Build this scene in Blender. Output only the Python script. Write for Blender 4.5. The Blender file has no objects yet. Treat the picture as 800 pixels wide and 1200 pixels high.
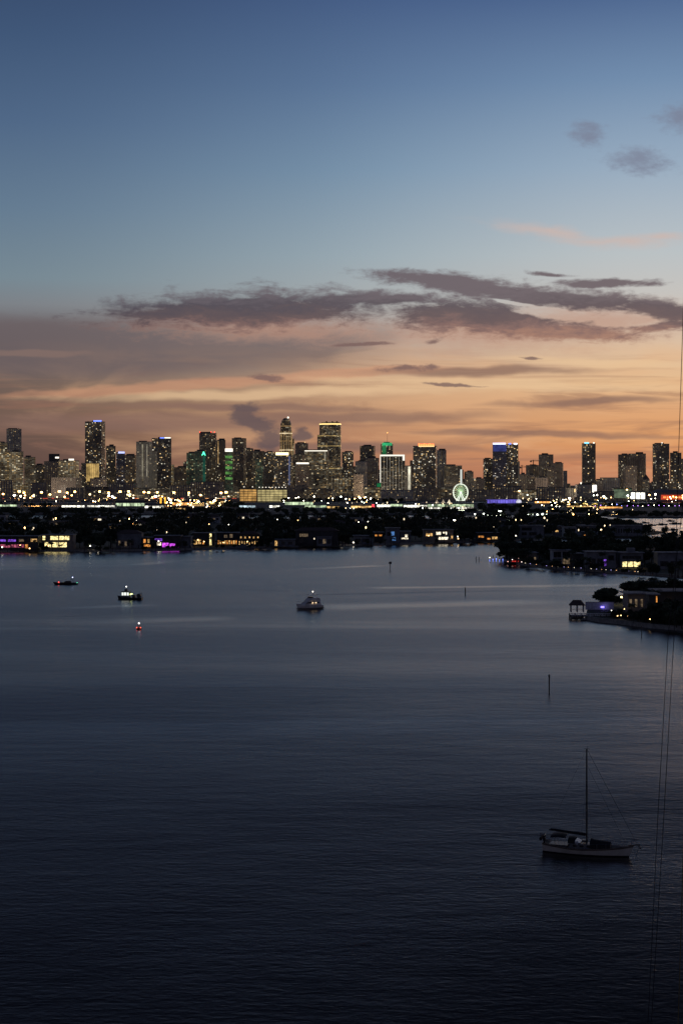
import bpy, bmesh, math, random
import numpy as np
R = math.radians
PI = math.pi
random.seed(11)
S = bpy.context.scene
C = S.collection

# ---------------------------------------------------------------- survey of the place
F = 1800.0      # focal length of the photograph in its own pixels (1200 high)
EYE = 47.0      # height of the balcony above the bay
HY = 568.0      # row of the true horizon
def X(px, d): return (px - 400.0) * d / F
def Z(py, d): return EYE - (py - HY) * d / F
def D(py, z=0.0): return F * (EYE - z) / (py - HY)
def G(px, py, z=0.0):
    d = D(py, z)
    return (X(px, d), d)

# ---------------------------------------------------------------- mesh builder
class MB:
    def __init__(s):
        s.v = []; s.f = []; s.m = []
    def add(s, vs, fs, mi=0):
        o = len(s.v); s.v += [tuple(p) for p in vs]
        for f in fs:
            s.f.append(tuple(i + o for i in f)); s.m.append(mi)
        return s
    def box(s, x0, x1, y0, y1, z0, z1, mi=0, taper=0.0):
        t = taper
        vs = [(x0,y0,z0),(x1,y0,z0),(x1,y1,z0),(x0,y1,z0),
              (x0+t,y0+t,z1),(x1-t,y0+t,z1),(x1-t,y1-t,z1),(x0+t,y1-t,z1)]
        return s.add(vs, [(0,3,2,1),(4,5,6,7),(0,1,5,4),(1,2,6,5),(2,3,7,6),(3,0,4,7)], mi)
    def prism(s, poly, z0, z1, mi=0, top=True, bottom=False, k=1.0):
        n = len(poly)
        cx = sum(p[0] for p in poly)/n; cy = sum(p[1] for p in poly)/n
        vs = [(p[0],p[1],z0) for p in poly] + [(cx+(p[0]-cx)*k, cy+(p[1]-cy)*k, z1) for p in poly]
        fs = [(i,(i+1)%n,(i+1)%n+n,i+n) for i in range(n)]
        if top: fs.append(tuple(range(n,2*n)))
        if bottom: fs.append(tuple(range(n-1,-1,-1)))
        return s.add(vs, fs, mi)
    def tube(s, pts, r, n=6, mi=0, caps=True):
        rs = r if isinstance(r,(list,tuple)) else [r]*len(pts)
        P = [np.array(p,float) for p in pts]; vs=[]; fs=[]
        for i,p in enumerate(P):
            t = P[min(i+1,len(P)-1)]-P[max(i-1,0)]
            t = t/(np.linalg.norm(t)+1e-9)
            a = np.array([0,0,1.0]) if abs(t[2])<.9 else np.array([1.0,0,0])
            u = np.cross(t,a); u/=np.linalg.norm(u); w = np.cross(t,u)
            for k in range(n):
                an = 2*PI*k/n
                vs.append(tuple(p+rs[i]*(math.cos(an)*u+math.sin(an)*w)))
        for i in range(len(P)-1):
            for k in range(n):
                fs.append((i*n+k,i*n+(k+1)%n,(i+1)*n+(k+1)%n,(i+1)*n+k))
        if caps:
            fs.append(tuple(range(n-1,-1,-1))); fs.append(tuple(range((len(P)-1)*n,len(P)*n)))
        return s.add(vs, fs, mi)
    def ball(s, c, r, n=8, m=6, mi=0, sq=(1,1,1)):
        vs=[(c[0],c[1],c[2]-r*sq[2])]; fs=[]
        for i in range(1,m):
            th=PI*i/m-PI/2
            for k in range(n):
                a=2*PI*k/n
                vs.append((c[0]+r*sq[0]*math.cos(th)*math.cos(a),c[1]+r*sq[1]*math.cos(th)*math.sin(a),c[2]+r*sq[2]*math.sin(th)))
        vs.append((c[0],c[1],c[2]+r*sq[2])); L=len(vs)-1
        for k in range(n): fs.append((0,1+(k+1)%n,1+k)); fs.append((L,1+(m-2)*n+k,1+(m-2)*n+(k+1)%n))
        for i in range(m-2):
            for k in range(n): fs.append((1+i*n+k,1+i*n+(k+1)%n,1+(i+1)*n+(k+1)%n,1+(i+1)*n+k))
        return s.add(vs, fs, mi)
    def loft(s, rings, mi=0, closed=False, caps=False):
        n=len(rings[0]); vs=[p for r in rings for p in r]; fs=[]
        for i in range(len(rings)-1):
            for k in range(n if closed else n-1):
                fs.append((i*n+k,i*n+(k+1)%n,(i+1)*n+(k+1)%n,(i+1)*n+k))
        if caps:
            fs.append(tuple(range(n))); fs.append(tuple(range((len(rings)-1)*n,len(rings)*n))[::-1])
        return s.add(vs, fs, mi)
    def mesh(s, name, mats, smooth=False):
        me = bpy.data.meshes.new(name)
        me.from_pydata(s.v, [], s.f); 
        for m in (mats if isinstance(mats,(list,tuple)) else [mats]): me.materials.append(m)
        me.polygons.foreach_set('material_index', s.m)
        if smooth: me.polygons.foreach_set('use_smooth', [True]*len(s.f))
        me.update(); return me
    def build(s, name, mats, parent=None, loc=(0,0,0), rz=0.0, smooth=False):
        o = bpy.data.objects.new(name, s.mesh(name, mats, smooth)); C.objects.link(o)
        o.location = loc; o.rotation_euler = (0,0,rz)
        if parent: o.parent = parent
        return o

def tag(o, label=None, cat=None, group=None, kind=None):
    if label: o['label'] = label
    if cat: o['category'] = cat
    if group: o['group'] = group
    if kind: o['kind'] = kind
    return o
def empty(name, loc, rz=0.0, label=None, cat=None, group=None):
    o = bpy.data.objects.new(name, None); C.objects.link(o)
    o.location = loc; o.rotation_euler = (0,0,rz); o.empty_display_size = .5
    return tag(o, label, cat, group)
def copy_tree(o, parent=None):
    c = o.copy(); C.objects.link(c); c.parent = parent
    for ch in list(o.children): copy_tree(ch, c)
    return c

# ---------------------------------------------------------------- node helpers
class NT:
    def __init__(s, tree): s.t = tree; s.n = tree.nodes; s.l = tree.links
    def put(s, sock, v):
        if v is None: return
        if isinstance(v, bpy.types.NodeSocket): s.l.new(v, sock)
        else:
            if sock.type == 'RGBA' and len(v)==3: v = (*v,1)
            sock.default_value = v
    def math(s, op, a, b=None, c=None, clamp=False):
        n = s.n.new('ShaderNodeMath'); n.operation = op; n.use_clamp = clamp
        for i,v in enumerate((a,b,c)): s.put(n.inputs[i], v)
        return n.outputs[0]
    def vmath(s, op, a, b=None, out=0):
        n = s.n.new('ShaderNodeVectorMath'); n.operation = op
        s.put(n.inputs[0], a); s.put(n.inputs[1], b)
        return n.outputs[out]
    def dot(s, a, b):
        n = s.n.new('ShaderNodeVectorMath'); n.operation='DOT_PRODUCT'; s.put(n.inputs[0],a); s.put(n.inputs[1],b)
        return n.outputs['Value']
    def xyz(s, x, y, z=0.0):
        n = s.n.new('ShaderNodeCombineXYZ')
        for i,v in enumerate((x,y,z)): s.put(n.inputs[i], v)
        return n.outputs[0]
    def sep(s, v):
        n = s.n.new('ShaderNodeSeparateXYZ'); s.put(n.inputs[0], v); return n.outputs
    def noise(s, vec, scale=1.0, detail=3.0, rough=.5, dist=0.0, color=False):
        n = s.n.new('ShaderNodeTexNoise'); s.put(n.inputs['Vector'], vec)
        n.inputs['Scale'].default_value = scale; n.inputs['Detail'].default_value = detail
        n.inputs['Roughness'].default_value = rough; n.inputs['Distortion'].default_value = dist
        return n.outputs['Color' if color else 0]
    def white(s, vec):
        n = s.n.new('ShaderNodeTexWhiteNoise'); n.noise_dimensions='3D'; s.put(n.inputs['Vector'], vec)
        return n.outputs
    def rng(s, v, a, b, c=0.0, d=1.0, smooth=True):
        n = s.n.new('ShaderNodeMapRange'); n.interpolation_type = 'SMOOTHSTEP' if smooth else 'LINEAR'
        s.put(n.inputs[0], v)
        for i,q in enumerate((a,b,c,d)): s.put(n.inputs[i+1], q)
        return n.outputs[0]
    def mix(s, f, a, b, mode='MIX'):
        n = s.n.new('ShaderNodeMix'); n.data_type='RGBA'; n.blend_type = mode
        s.put(n.inputs[0], f); s.put(n.inputs[6], a); s.put(n.inputs[7], b)
        return n.outputs[2]
    def ramp(s, f, stops):
        n = s.n.new('ShaderNodeValToRGB'); s.put(n.inputs[0], f)
        e = n.color_ramp.elements
        while len(e) < len(stops): e.new(.5)
        for i,(p,c) in enumerate(stops): e[i].position = p; e[i].color = (*c,1)
        return n.outputs[0]
def lin(c):
    return tuple(((v/255+.055)/1.055)**2.4 if v/255>.04045 else v/255/12.92 for v in c)

MATS = {}
def newmat(name):
    m = bpy.data.materials.new(name); m.use_nodes = True
    t = NT(m.node_tree); b = t.n['Principled BSDF']
    m.cycles.emission_sampling = 'NONE'
    return m, t, b
def mat(name, col, rough=.6, metal=0.0, var=.25, scale=1.5, spec=None, bump=0.0):
    if name in MATS: return MATS[name]
    m,t,b = newmat(name)
    oc = t.n.new('ShaderNodeTexCoord').outputs['Object']
    n = t.noise(oc, scale, 5, .6)
    f = t.rng(n, .3, .7, 1-var, 1+var)
    mul = t.n.new('ShaderNodeVectorMath'); mul.operation='SCALE'
    t.put(mul.inputs[0], tuple(col)); t.l.new(f, mul.inputs['Scale'])
    t.l.new(mul.outputs[0], b.inputs['Base Color'])
    b.inputs['Roughness'].default_value = rough; b.inputs['Metallic'].default_value = metal
    if spec is not None: b.inputs['Specular IOR Level'].default_value = spec
    if bump:
        bn = t.n.new('ShaderNodeBump'); bn.inputs['Distance'].default_value = bump
        t.l.new(n, bn.inputs['Height']); t.l.new(bn.outputs[0], b.inputs['Normal'])
    MATS[name]=m; return m
def glow(name, col, strength, var=.0, scale=.6, sample=False, lo=.3, hi=.7):
    """lamp glass, lit window, sign, or surface whose floodlight is put in as glow: emits, with an uneven interior"""
    if name in MATS: return MATS[name]
    m,t,b = newmat(name)
    b.inputs['Base Color'].default_value = (*[.35*c+.02 for c in col],1)
    b.inputs['Roughness'].default_value = .35
    b.inputs['Emission Color'].default_value = (*col,1)
    b.inputs['Emission Strength'].default_value = strength
    if var:
        oc = t.n.new('ShaderNodeTexCoord').outputs['Object']
        oi = t.n.new('ShaderNodeObjectInfo').outputs['Random']
        v = t.vmath('ADD', oc, t.xyz(t.math('MULTIPLY',oi,91.0), t.math('MULTIPLY',oi,47.0), 0))
        n = t.noise(v, scale, 3, .6)
        t.l.new(t.rng(n, lo, hi, strength*(1-var), strength*(1+var)), b.inputs['Emission Strength'])
    if sample: m.cycles.emission_sampling = 'AUTO'
    MATS[name]=m; return m

def facade(name, wall, glass=(.02,.022,.028), cw=4.5, ch=3.6, frac=.15, st=2.0, band=0.0, warm=(1,.66,.28), cool=(1,.88,.60), wf=.72, hf=.6, glowbase=0.0, gc=(1,.7,.4), coolmix=.5, dim=.028):
    """curtain-wall / balcony facade: a grid of windows in metres, some of them lit"""
    if name in MATS: return MATS[name]
    m,t,b = newmat(name)
    tc = t.n.new('ShaderNodeTexCoord'); P = tc.outputs['Object']; N = tc.outputs['Normal']
    oi = t.n.new('ShaderNodeObjectInfo').outputs['Random']
    nx,ny,nz = t.sep(N); px,py,pz = t.sep(P)
    u = t.math('SUBTRACT', t.math('MULTIPLY',px,ny), t.math('MULTIPLY',py,nx))
    cu = t.math('ADD', t.math('DIVIDE',u,cw), t.math('MULTIPLY',oi,313.0))
    cv = t.math('ADD', t.math('DIVIDE',pz,ch), .05)
    iu = t.math('FLOOR',cu); iv = t.math('FLOOR',cv)
    fu = t.math('FRACT',cu); fv = t.math('FRACT',cv)
    a = (1-wf)/2
    wu = t.math('MULTIPLY', t.math('GREATER_THAN',fu,a), t.math('LESS_THAN',fu,1-a))
    c0 = (1-hf)*.6
    wv = t.math('MULTIPLY', t.math('GREATER_THAN',fv,c0), t.math('LESS_THAN',fv,c0+hf))
    side = t.math('LESS_THAN', t.math('ABSOLUTE',nz), .5)
    win = t.math('MULTIPLY', t.math('MULTIPLY',wu,wv), side)
    face = t.math('ADD', t.math('ROUND',t.math('MULTIPLY',nx,3)), t.math('MULTIPLY', t.math('ROUND',t.math('MULTIPLY',ny,3)),7.0))
    seed = t.math('ADD', face, t.math('MULTIPLY',oi,977.0))
    w1 = t.white(t.xyz(iu, iv, seed)); w2 = t.white(t.xyz(t.math('FLOOR',t.math('DIVIDE',iu,5.0)), iv, t.math('ADD',seed,5.5)))
    zone = t.noise(t.xyz(t.math('MULTIPLY',cu,.11), t.math('MULTIPLY',cv,.09), seed), 1.0, 2)
    zf = t.rng(zone, .32, .68, .35, 1.65)
    th = t.math('MULTIPLY', zf, frac)
    lit1 = t.math('LESS_THAN', w1[0], th)
    if band:
        lit2 = t.math('MULTIPLY', t.math('LESS_THAN', w2[0], t.math('MULTIPLY',zf,band)), t.math('LESS_THAN', w1[0], .85))
        lit1 = t.math('MAXIMUM', lit1, t.math('MULTIPLY',lit2,.55))
    r = t.sep(w1[1])
    inten = t.math('MULTIPLY', t.math('ADD', t.math('POWER', r[1], 3.0), .15), st*.62)
    low = t.math('MULTIPLY', t.math('MULTIPLY', r[0], zf), dim)     # faint glow put into unlit panes to lift the facade tone
    e = t.math('MULTIPLY', t.math('MAXIMUM', t.math('MULTIPLY', lit1, inten), low), win)
    ec = t.mix(t.rng(r[2], coolmix-.3, coolmix+.3), cool, warm)
    n2 = t.noise(P, .05, 4, .6)
    wc = t.mix(t.rng(n2,.3,.7), tuple(.8*c for c in wall), tuple(1.15*c for c in wall))
    t.l.new(t.mix(win, wc, glass), b.inputs['Base Color'])
    t.l.new(t.rng(win, 0,1,.75,.3,False), b.inputs['Roughness'])
    if glowbase:  # city light on the walls put in as emission
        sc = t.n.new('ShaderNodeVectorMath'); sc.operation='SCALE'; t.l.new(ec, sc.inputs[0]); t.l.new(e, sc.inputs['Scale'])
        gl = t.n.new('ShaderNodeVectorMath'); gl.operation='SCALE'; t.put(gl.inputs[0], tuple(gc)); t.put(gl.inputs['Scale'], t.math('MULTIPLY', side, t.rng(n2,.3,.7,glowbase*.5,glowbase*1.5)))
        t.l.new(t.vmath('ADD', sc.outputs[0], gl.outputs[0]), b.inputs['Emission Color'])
        b.inputs['Emission Strength'].default_value = 1.0
    else:
        t.l.new(ec, b.inputs['Emission Color']); t.l.new(e, b.inputs['Emission Strength'])
    MATS[name]=m; return m
# ================================================================ camera, render, sky, sun
cam = bpy.data.cameras.new('camera'); co = bpy.data.objects.new('camera', cam); C.objects.link(co)
co.location = (0,0,EYE); co.rotation_euler = (PI/2,0,0)
cam.sensor_fit='VERTICAL'; cam.sensor_height = 36; cam.sensor_width = 24; cam.lens = 54
cam.shift_y = -(600-HY)/1200
cam.clip_start = .5; cam.clip_end = 200000
S.camera = co
S.view_settings.view_transform='Standard'; S.view_settings.look='None'; S.view_settings.exposure=0; S.view_settings.gamma=1
S.cycles.use_denoising = True
S.cycles.sample_clamp_indirect = 3.0
S.cycles.max_bounces = 6; S.cycles.diffuse_bounces = 2; S.cycles.glossy_bounces = 4
S.cycles.caustics_reflective = False; S.cycles.caustics_refractive = False
S.cycles.use_adaptive_sampling = True; S.cycles.adaptive_threshold = .008

SUN_AZ = R(16)     # just beneath the skyline, right of centre
w = bpy.data.worlds.new('World'); S.world = w; w.use_nodes = True
t = NT(w.node_tree); bg = t.n['Background']
gen = t.n.new('ShaderNodeTexCoord').outputs['Generated']
dx,dy,dz = t.sep(t.vmath('NORMALIZE', gen))
# sky colour by height, for three bearings (south-west, west, north-west); heights as rows of the view
def st(rows):
    out=[]
    for py,c in sorted(rows, key=lambda q:-q[0]):
        v=(HY-py)/F; out.append((max(0,(v/math.sqrt(1+v*v)+.02)/.82), lin(c)))
    return out
hi = [(-220,(75,80,108)),(-450,(36,39,56)),(-1000,(16,20,31)),(-2200,(10,14,25))]
ramL = st([(572,(86,66,62)),(545,(94,73,68)),(510,(102,82,74)),(480,(114,92,82)),(455,(110,93,86)),(425,(100,90,91)),(385,(110,104,107)),(360,(124,129,135)),(330,(118,136,147)),(250,(100,123,145)),(150,(79,103,134)),(50,(63,86,119)),(0,(57,78,111)),(-100,(67,79,111))]+hi)
ramM = st([(572,(142,99,81)),(545,(172,121,95)),(515,(186,134,103)),(480,(190,147,114)),(450,(206,168,134)),(415,(182,156,140)),(380,(168,158,153)),(350,(168,173,174)),(300,(154,170,179)),(200,(121,147,171)),(100,(93,119,153)),(0,(71,95,135)),(-100,(81,93,129))]+hi)
ramR = st([(572,(180,118,94)),(545,(206,137,97)),(515,(225,159,104)),(480,(221,166,120)),(450,(228,187,143)),(415,(222,189,156)),(380,(208,190,174)),(350,(198,194,189)),(300,(186,193,196)),(200,(152,172,192)),(100,(114,141,173)),(0,(77,102,143)),(-100,(86,97,133))]+hi)
fz = t.math('DIVIDE', t.math('ADD', dz, .02), .82, clamp=True)
cL,cM,cR = (t.ramp(fz, q) for q in (ramL,ramM,ramR))
dys = t.math('MAXIMUM', dy, .08)
U = t.math('MULTIPLY_ADD', t.math('DIVIDE',dx,dys), F, 400.0)     # bearing and height of a sky point, in the units of the survey
V = t.math('MULTIPLY_ADD', t.math('DIVIDE',dz,dys), -F, HY)
front = t.rng(dy, .15, .6)
sky = t.mix(t.rng(U,-20,540), cL, cM)
sky = t.mix(t.rng(U,330,800), sky, cR)
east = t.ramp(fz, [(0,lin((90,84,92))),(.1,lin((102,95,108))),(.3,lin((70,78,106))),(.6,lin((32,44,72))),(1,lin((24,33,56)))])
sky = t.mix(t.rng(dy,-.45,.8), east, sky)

UV = t.xyz(U,V,0)
wq = t.noise(t.xyz(t.math('MULTIPLY',U,.011), t.math('MULTIPLY',V,.028), 3.3), 1.0, 3, .55, color=True)
wv = t.vmath('SUBTRACT', wq, (.5,.5,.5))
UVw = t.vmath('ADD', UV, t.vmath('MULTIPLY', wv, (70,16,0)))
n1 = t.noise(t.xyz(t.math('MULTIPLY',U,.02), t.math('MULTIPLY',V,.055), 7.1), 1.0, 8, .62)
n2 = t.noise(t.xyz(t.math('MULTIPLY',U,.006), t.math('MULTIPLY',V,.03), 1.7), 1.0, 5, .55, .6)
n3 = t.noise(t.xyz(t.math('MULTIPLY',U,.05), t.math('MULTIPLY',V,.10), 4.4), 1.0, 6, .6)
def ell(cx, cy, rx, ry, rot=0.0, warp=True):
    """1 at the heart of a bank of cloud, 0 at its rim, negative outside"""
    mp = t.n.new('ShaderNodeMapping'); mp.vector_type='TEXTURE'
    t.put(mp.inputs['Vector'], UVw if warp else UV)
    mp.inputs['Location'].default_value=(cx,cy,0); mp.inputs['Rotation'].default_value=(0,0,R(rot)); mp.inputs['Scale'].default_value=(rx,ry,1)
    return t.math('SUBTRACT', 1.0, t.vmath('LENGTH', mp.outputs[0], out='Value'))
def union(*es):
    r = es[0]
    for e in es[1:]: r = t.math('MAXIMUM', r, e)
    return r
def cover(e, n, k, a, b):
    return t.math('MULTIPLY', t.rng(t.math('ADD', e, t.math('MULTIPLY', t.math('SUBTRACT',n,.5), k)), a, b), front)
def lay(sky, cov, col, op=1.0):
    return t.mix(t.math('MULTIPLY',cov,op), sky, lin(col) if not isinstance(col,bpy.types.NodeSocket) else col)

# high wisps, warm and cold streaks low in the west
streak = t.math('MULTIPLY', t.rng(n2,.44,.66), t.math('MULTIPLY', t.rng(V,390,430), front))
sky = lay(sky, t.math('MULTIPLY',streak,t.rng(U,-100,300,.25,1.0)), (226,176,132), .42)
n4 = t.noise(t.xyz(t.math('MULTIPLY',U,.0045), t.math('MULTIPLY',V,.045), 9.2), 1.0, 5, .6, .8)
streak2 = t.math('MULTIPLY', t.rng(n4,.5,.68), t.math('MULTIPLY', t.rng(V,400,450), front))
sky = lay(sky, streak2, (146,106,90), .52)
n7 = t.noise(t.xyz(t.math('MULTIPLY',U,.0028), t.math('MULTIPLY',V,.075), 3.2), 1.0, 6, .6, .5)
sky = lay(sky, t.math('MULTIPLY', t.rng(n7,.5,.7), t.math('MULTIPLY', t.rng(V,395,440), front)), (156,114,96), .4)
# grey veil in the south-west and its glowing lower hem
veil = cover(union(ell(90,408,390,46,2), ell(330,402,150,30,-4)), n2, .7, .0, .55)
sky = lay(sky, veil, (104,93,96), .72)
hem = cover(union(ell(220,452,300,9,-3.5), ell(430,437,120,8,-3)), n2, .8, .0, .6)
sky = lay(sky, hem, (206,150,118), .55)
pale = cover(union(ell(330,461,340,9,-1.5), ell(600,451,300,9,1), ell(700,425,160,8,2)), n2, .9, .0, .7)
sky = lay(sky, pale, (232,196,154), .6)
low = cover(union(ell(400,490,230,11,-1), ell(640,509,200,6,1), ell(150,496,260,16,0), ell(430,525,220,8,1), ell(560,436,170,8,-1), ell(300,478,240,7,1), ell(700,470,140,7,-2)), n2, .9, .0, .7)
sky = lay(sky, low, (134,104,94), .72)
lf = cover(ell(30,413,90,6,2), n2, .6, 0, .6)
sky = lay(sky, lf, (136,112,104), .6)
# the main dark banks with warm undersides
n5 = t.noise(t.xyz(t.math('MULTIPLY',U,.022), t.math('MULTIPLY',V,.075), 6.6), 1.0, 10, .64, .35)
n6 = t.noise(t.xyz(t.math('MULTIPLY',U,.10), t.math('MULTIPLY',V,.19), 2.6), 1.0, 7, .62)
bn_ = t.math('ADD', t.math('MULTIPLY',n5,.76), t.math('MULTIPLY',n6,.24))
clus = union(ell(292,363,190,26,-2), ell(400,350,80,11,-5), ell(462,351,70,9,-3), ell(540,333,100,13,6), ell(640,347,160,16,7), ell(560,372,135,24,3), ell(650,387,110,13,2), ell(765,366,70,15,6), ell(770,384,60,7,-5), ell(708,332,60,6,2), ell(645,321,34,3,2))
core = union(ell(285,365,140,15,-1), ell(540,333,80,9,6), ell(650,347,120,8,7), ell(545,371,100,13,4), ell(650,388,80,7,2), ell(780,368,60,8,6))
gaps = union(ell(640,368,62,9,6), ell(735,378,52,7,1), ell(600,355,40,3,8))
bank = t.math('SUBTRACT', t.math('MULTIPLY_ADD', t.math('MAXIMUM',core,0.0), .6, clus), t.math('MULTIPLY', t.math('MAXIMUM', gaps, 0.0), 1.3))
body = cover(bank, bn_, 2.6, -.22, .54)
fringe = cover(union(ell(330,384,200,24,1), ell(560,390,200,30,1), ell(700,376,170,30,0)), bn_, 1.6, -.1, 1.0)
sky = lay(sky, fringe, (190,148,128), .70)
shade = t.rng(t.math('ADD', t.math('MULTIPLY',t.math('SUBTRACT',bn_,.5),-70.0), V), 336, 404)
bcol = t.ramp(shade, [(0,lin((100,92,100))),(.22,lin((78,72,82))),(.55,lin((94,80,84))),(.8,lin((132,102,97))),(1,lin((176,130,108)))])
bcol = t.mix(t.rng(U,100,760,0,.22), bcol, lin((140,116,112)))
sky = lay(sky, body, bcol, .95)
# small dark puffs and the slanting plume
puff = union(ell(316,444,24,6,8), ell(470,433,36,5,-6), ell(507,401,20,4,-12), ell(425,403,34,2.6,0), ell(620,421,14,2,0), ell(535,452,50,2.5,2))
sky = lay(sky, cover(puff, bn_, 3.4, .05, .8), (122,97,94), .85)
plume = union(ell(285,482,17,15,20), ell(300,496,27,14,35), ell(318,514,30,16,30), ell(352,508,16,9,0))
sky = lay(sky, cover(plume, t.math('MULTIPLY_ADD',n6,.5,t.math('MULTIPLY',n3,.5)), 1.6, -.1, .55), (92,80,85), .8)
# thin high clouds in the north-west
high = union(ell(684,157,26,17,0), ell(746,187,48,17,2), ell(796,138,30,20,-20))
sky = lay(sky, cover(high, t.math('MULTIPLY_ADD',n6,.45,t.math('MULTIPLY',n3,.55)), 2.2, -.2, .9), (120,124,144), .72)
pink = union(ell(640,271,100,10,9), ell(700,283,70,9,3), ell(745,285,60,12,-2), ell(780,278,45,7,-6))
sky = lay(sky, cover(pink, n5, 1.1, -.1, 1.2), (208,180,168), .68)
# the clear twilight atmosphere itself adds a little
nis = t.n.new('ShaderNodeTexSky'); nis.sky_type='NISHITA'; nis.sun_disc=False
nis.sun_elevation = R(-1.5); nis.sun_rotation = SUN_AZ; nis.altitude = 50
sc = t.n.new('ShaderNodeVectorMath'); sc.operation='SCALE'; t.l.new(nis.outputs[0], sc.inputs[0]); sc.inputs['Scale'].default_value = .004
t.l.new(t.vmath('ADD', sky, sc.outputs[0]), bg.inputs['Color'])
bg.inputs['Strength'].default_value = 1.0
w.cycles.sampling_method='MANUAL'; w.cycles.sample_map_resolution = 1024

sl = bpy.data.lights.new('sun','SUN'); so = bpy.data.objects.new('sun', sl); C.objects.link(so)
sl.energy = .06; sl.angle = R(12); sl.color=(1,.6,.35)
so.rotation_euler = (R(88),0,PI-SUN_AZ)   # light comes from the western horizon

# ================================================================ water
m,t,b = newmat('bay_water')
P = t.n.new('ShaderNodeTexCoord').outputs['Object']
wx,wy,wz = t.sep(P)
# slicks: long smooth lanes on the bay, plus the lanes boats leave behind
s1 = t.noise(t.xyz(t.math('MULTIPLY',wx,.0016), t.math('MULTIPLY',wy,.008), 2.0), 1.0, 4, .55, .7)
slick = t.rng(s1, .5, .68)
def lane(x0,y0,x1,y1,hw,fade=60.0, wob=14.0):
    L=math.hypot(x1-x0,y1-y0); ux,uy=(x1-x0)/L,(y1-y0)/L
    nn=t.noise(t.xyz(t.math('MULTIPLY',wx,.006), t.math('MULTIPLY',wy,.006), x0*.1),1.0,4,.6)
    nv=t.math('MULTIPLY', t.math('SUBTRACT',nn,.5), wob)
    a=t.math('ADD', t.math('MULTIPLY',t.math('SUBTRACT',wx,x0),ux), t.math('MULTIPLY',t.math('SUBTRACT',wy,y0),uy))
    c=t.math('ADD', nv, t.math('SUBTRACT', t.math('MULTIPLY',t.math('SUBTRACT',wx,x0),-uy), t.math('MULTIPLY',t.math('SUBTRACT',wy,y0),-ux)))
    return t.math('MULTIPLY', t.rng(t.math('ABSOLUTE',c), hw*.1, hw*1.1, 1, 0), t.math('MULTIPLY', t.rng(a,0,fade*.3), t.rng(a,L-fade,L,1,0)))
def ln(pa,pb,hw,**k):
    a=G(*pa); c=G(*pb); return lane(a[0],a[1],c[0],c[1],hw,**k)
lanes = None
for q in (ln((345,713),(700,703),20,wob=46), ln((300,724),(0,730),16,wob=44), ln((455,662),(330,668),10), ln((150,663),(225,655),12), ln((380,763),(470,756),8), ln((200,708),(20,716),9,wob=20), ln((420,690),(800,684),12,wob=44)):
    lanes = q if lanes is None else t.math('MAXIMUM', lanes, q)
calm = t.math('MAXIMUM', t.math('MULTIPLY',slick,.6), t.math('MULTIPLY',lanes,.8))
dark = ln((345,693),(235,689),4,wob=5)
dark = t.math('MAXIMUM', dark, ln((330,698),(700,690),5,wob=18))
dark = t.math('MAXIMUM', dark, ln((40,724),(200,716),4,wob=10))
r1 = t.noise(t.xyz(t.math('MULTIPLY',wx,.62), t.math('MULTIPLY',wy,1.15), 0), 1.0, 4, .60, .3)
r2 = t.noise(t.xyz(t.math('MULTIPLY',wx,.10), t.math('MULTIPLY',wy,.25), 5), 1.0, 3, .5)
r3 = t.noise(t.xyz(t.math('MULTIPLY',wx,1.5), t.math('MULTIPLY',wy,2.2), 9), 1.0, 2, .5)
hgt = t.math('ADD', t.math('ADD', t.math('MULTIPLY',r1,.085), t.math('MULTIPLY',r2,.12)), t.math('MULTIPLY',r3,.011))
amp = t.math('MULTIPLY', t.math('SUBTRACT', 1.0, t.math('MULTIPLY',calm,.62)), t.math('ADD',1.0,t.math('MULTIPLY',dark,.5)))
bn = t.n.new('ShaderNodeBump'); bn.inputs['Strength'].default_value = 1.0; bn.inputs['Distance'].default_value = 1.0
t.l.new(t.math('MULTIPLY',hgt,amp), bn.inputs['Height'])
# reflection shaped by leaning normals to the viewer; wind patches and slicks vary it
patch = t.rng(t.noise(t.xyz(t.math('MULTIPLY',wx,.006), t.math('MULTIPLY',wy,.014), 4.0), 1.0, 5, .6, .8), .33, .67, .80, 1.22)
k = t.math('ADD', .050, t.rng(wy, 130, 400, .098, 0.0, False))
k = t.math('MULTIPLY', t.math('MULTIPLY', k, patch), t.math('ADD', t.math('SUBTRACT', 1.0, t.math('MULTIPLY',calm,.55)), t.math('MULTIPLY',dark,.6)))
nrm = t.vmath('NORMALIZE', t.vmath('ADD', bn.outputs[0], t.xyz(0.0, t.math('MULTIPLY',k,-1.0), 0.0)))
t.l.new(nrm, b.inputs['Normal'])
b.inputs['Base Color'].default_value=(.004,.006,.010,1); b.inputs['IOR'].default_value=1.42
base_r = t.math('SUBTRACT', t.rng(wy,160,850,.28,.235), t.rng(wy,980,1110,0,.03))    # ripples ease towards the lee of the far shore
t.l.new(t.math('MULTIPLY', base_r, t.math('SUBTRACT',1.0,t.math('MULTIPLY',calm,.34))), b.inputs['Roughness'])
bay = MB(); bay.add([(-60000,-3000,0),(60000,-3000,0),(60000,90000,0),(-60000,90000,0)],[(0,1,2,3)])
tag(bay.build('water', m), 'dark blue rippled bay at dusk', kind='structure')

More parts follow.
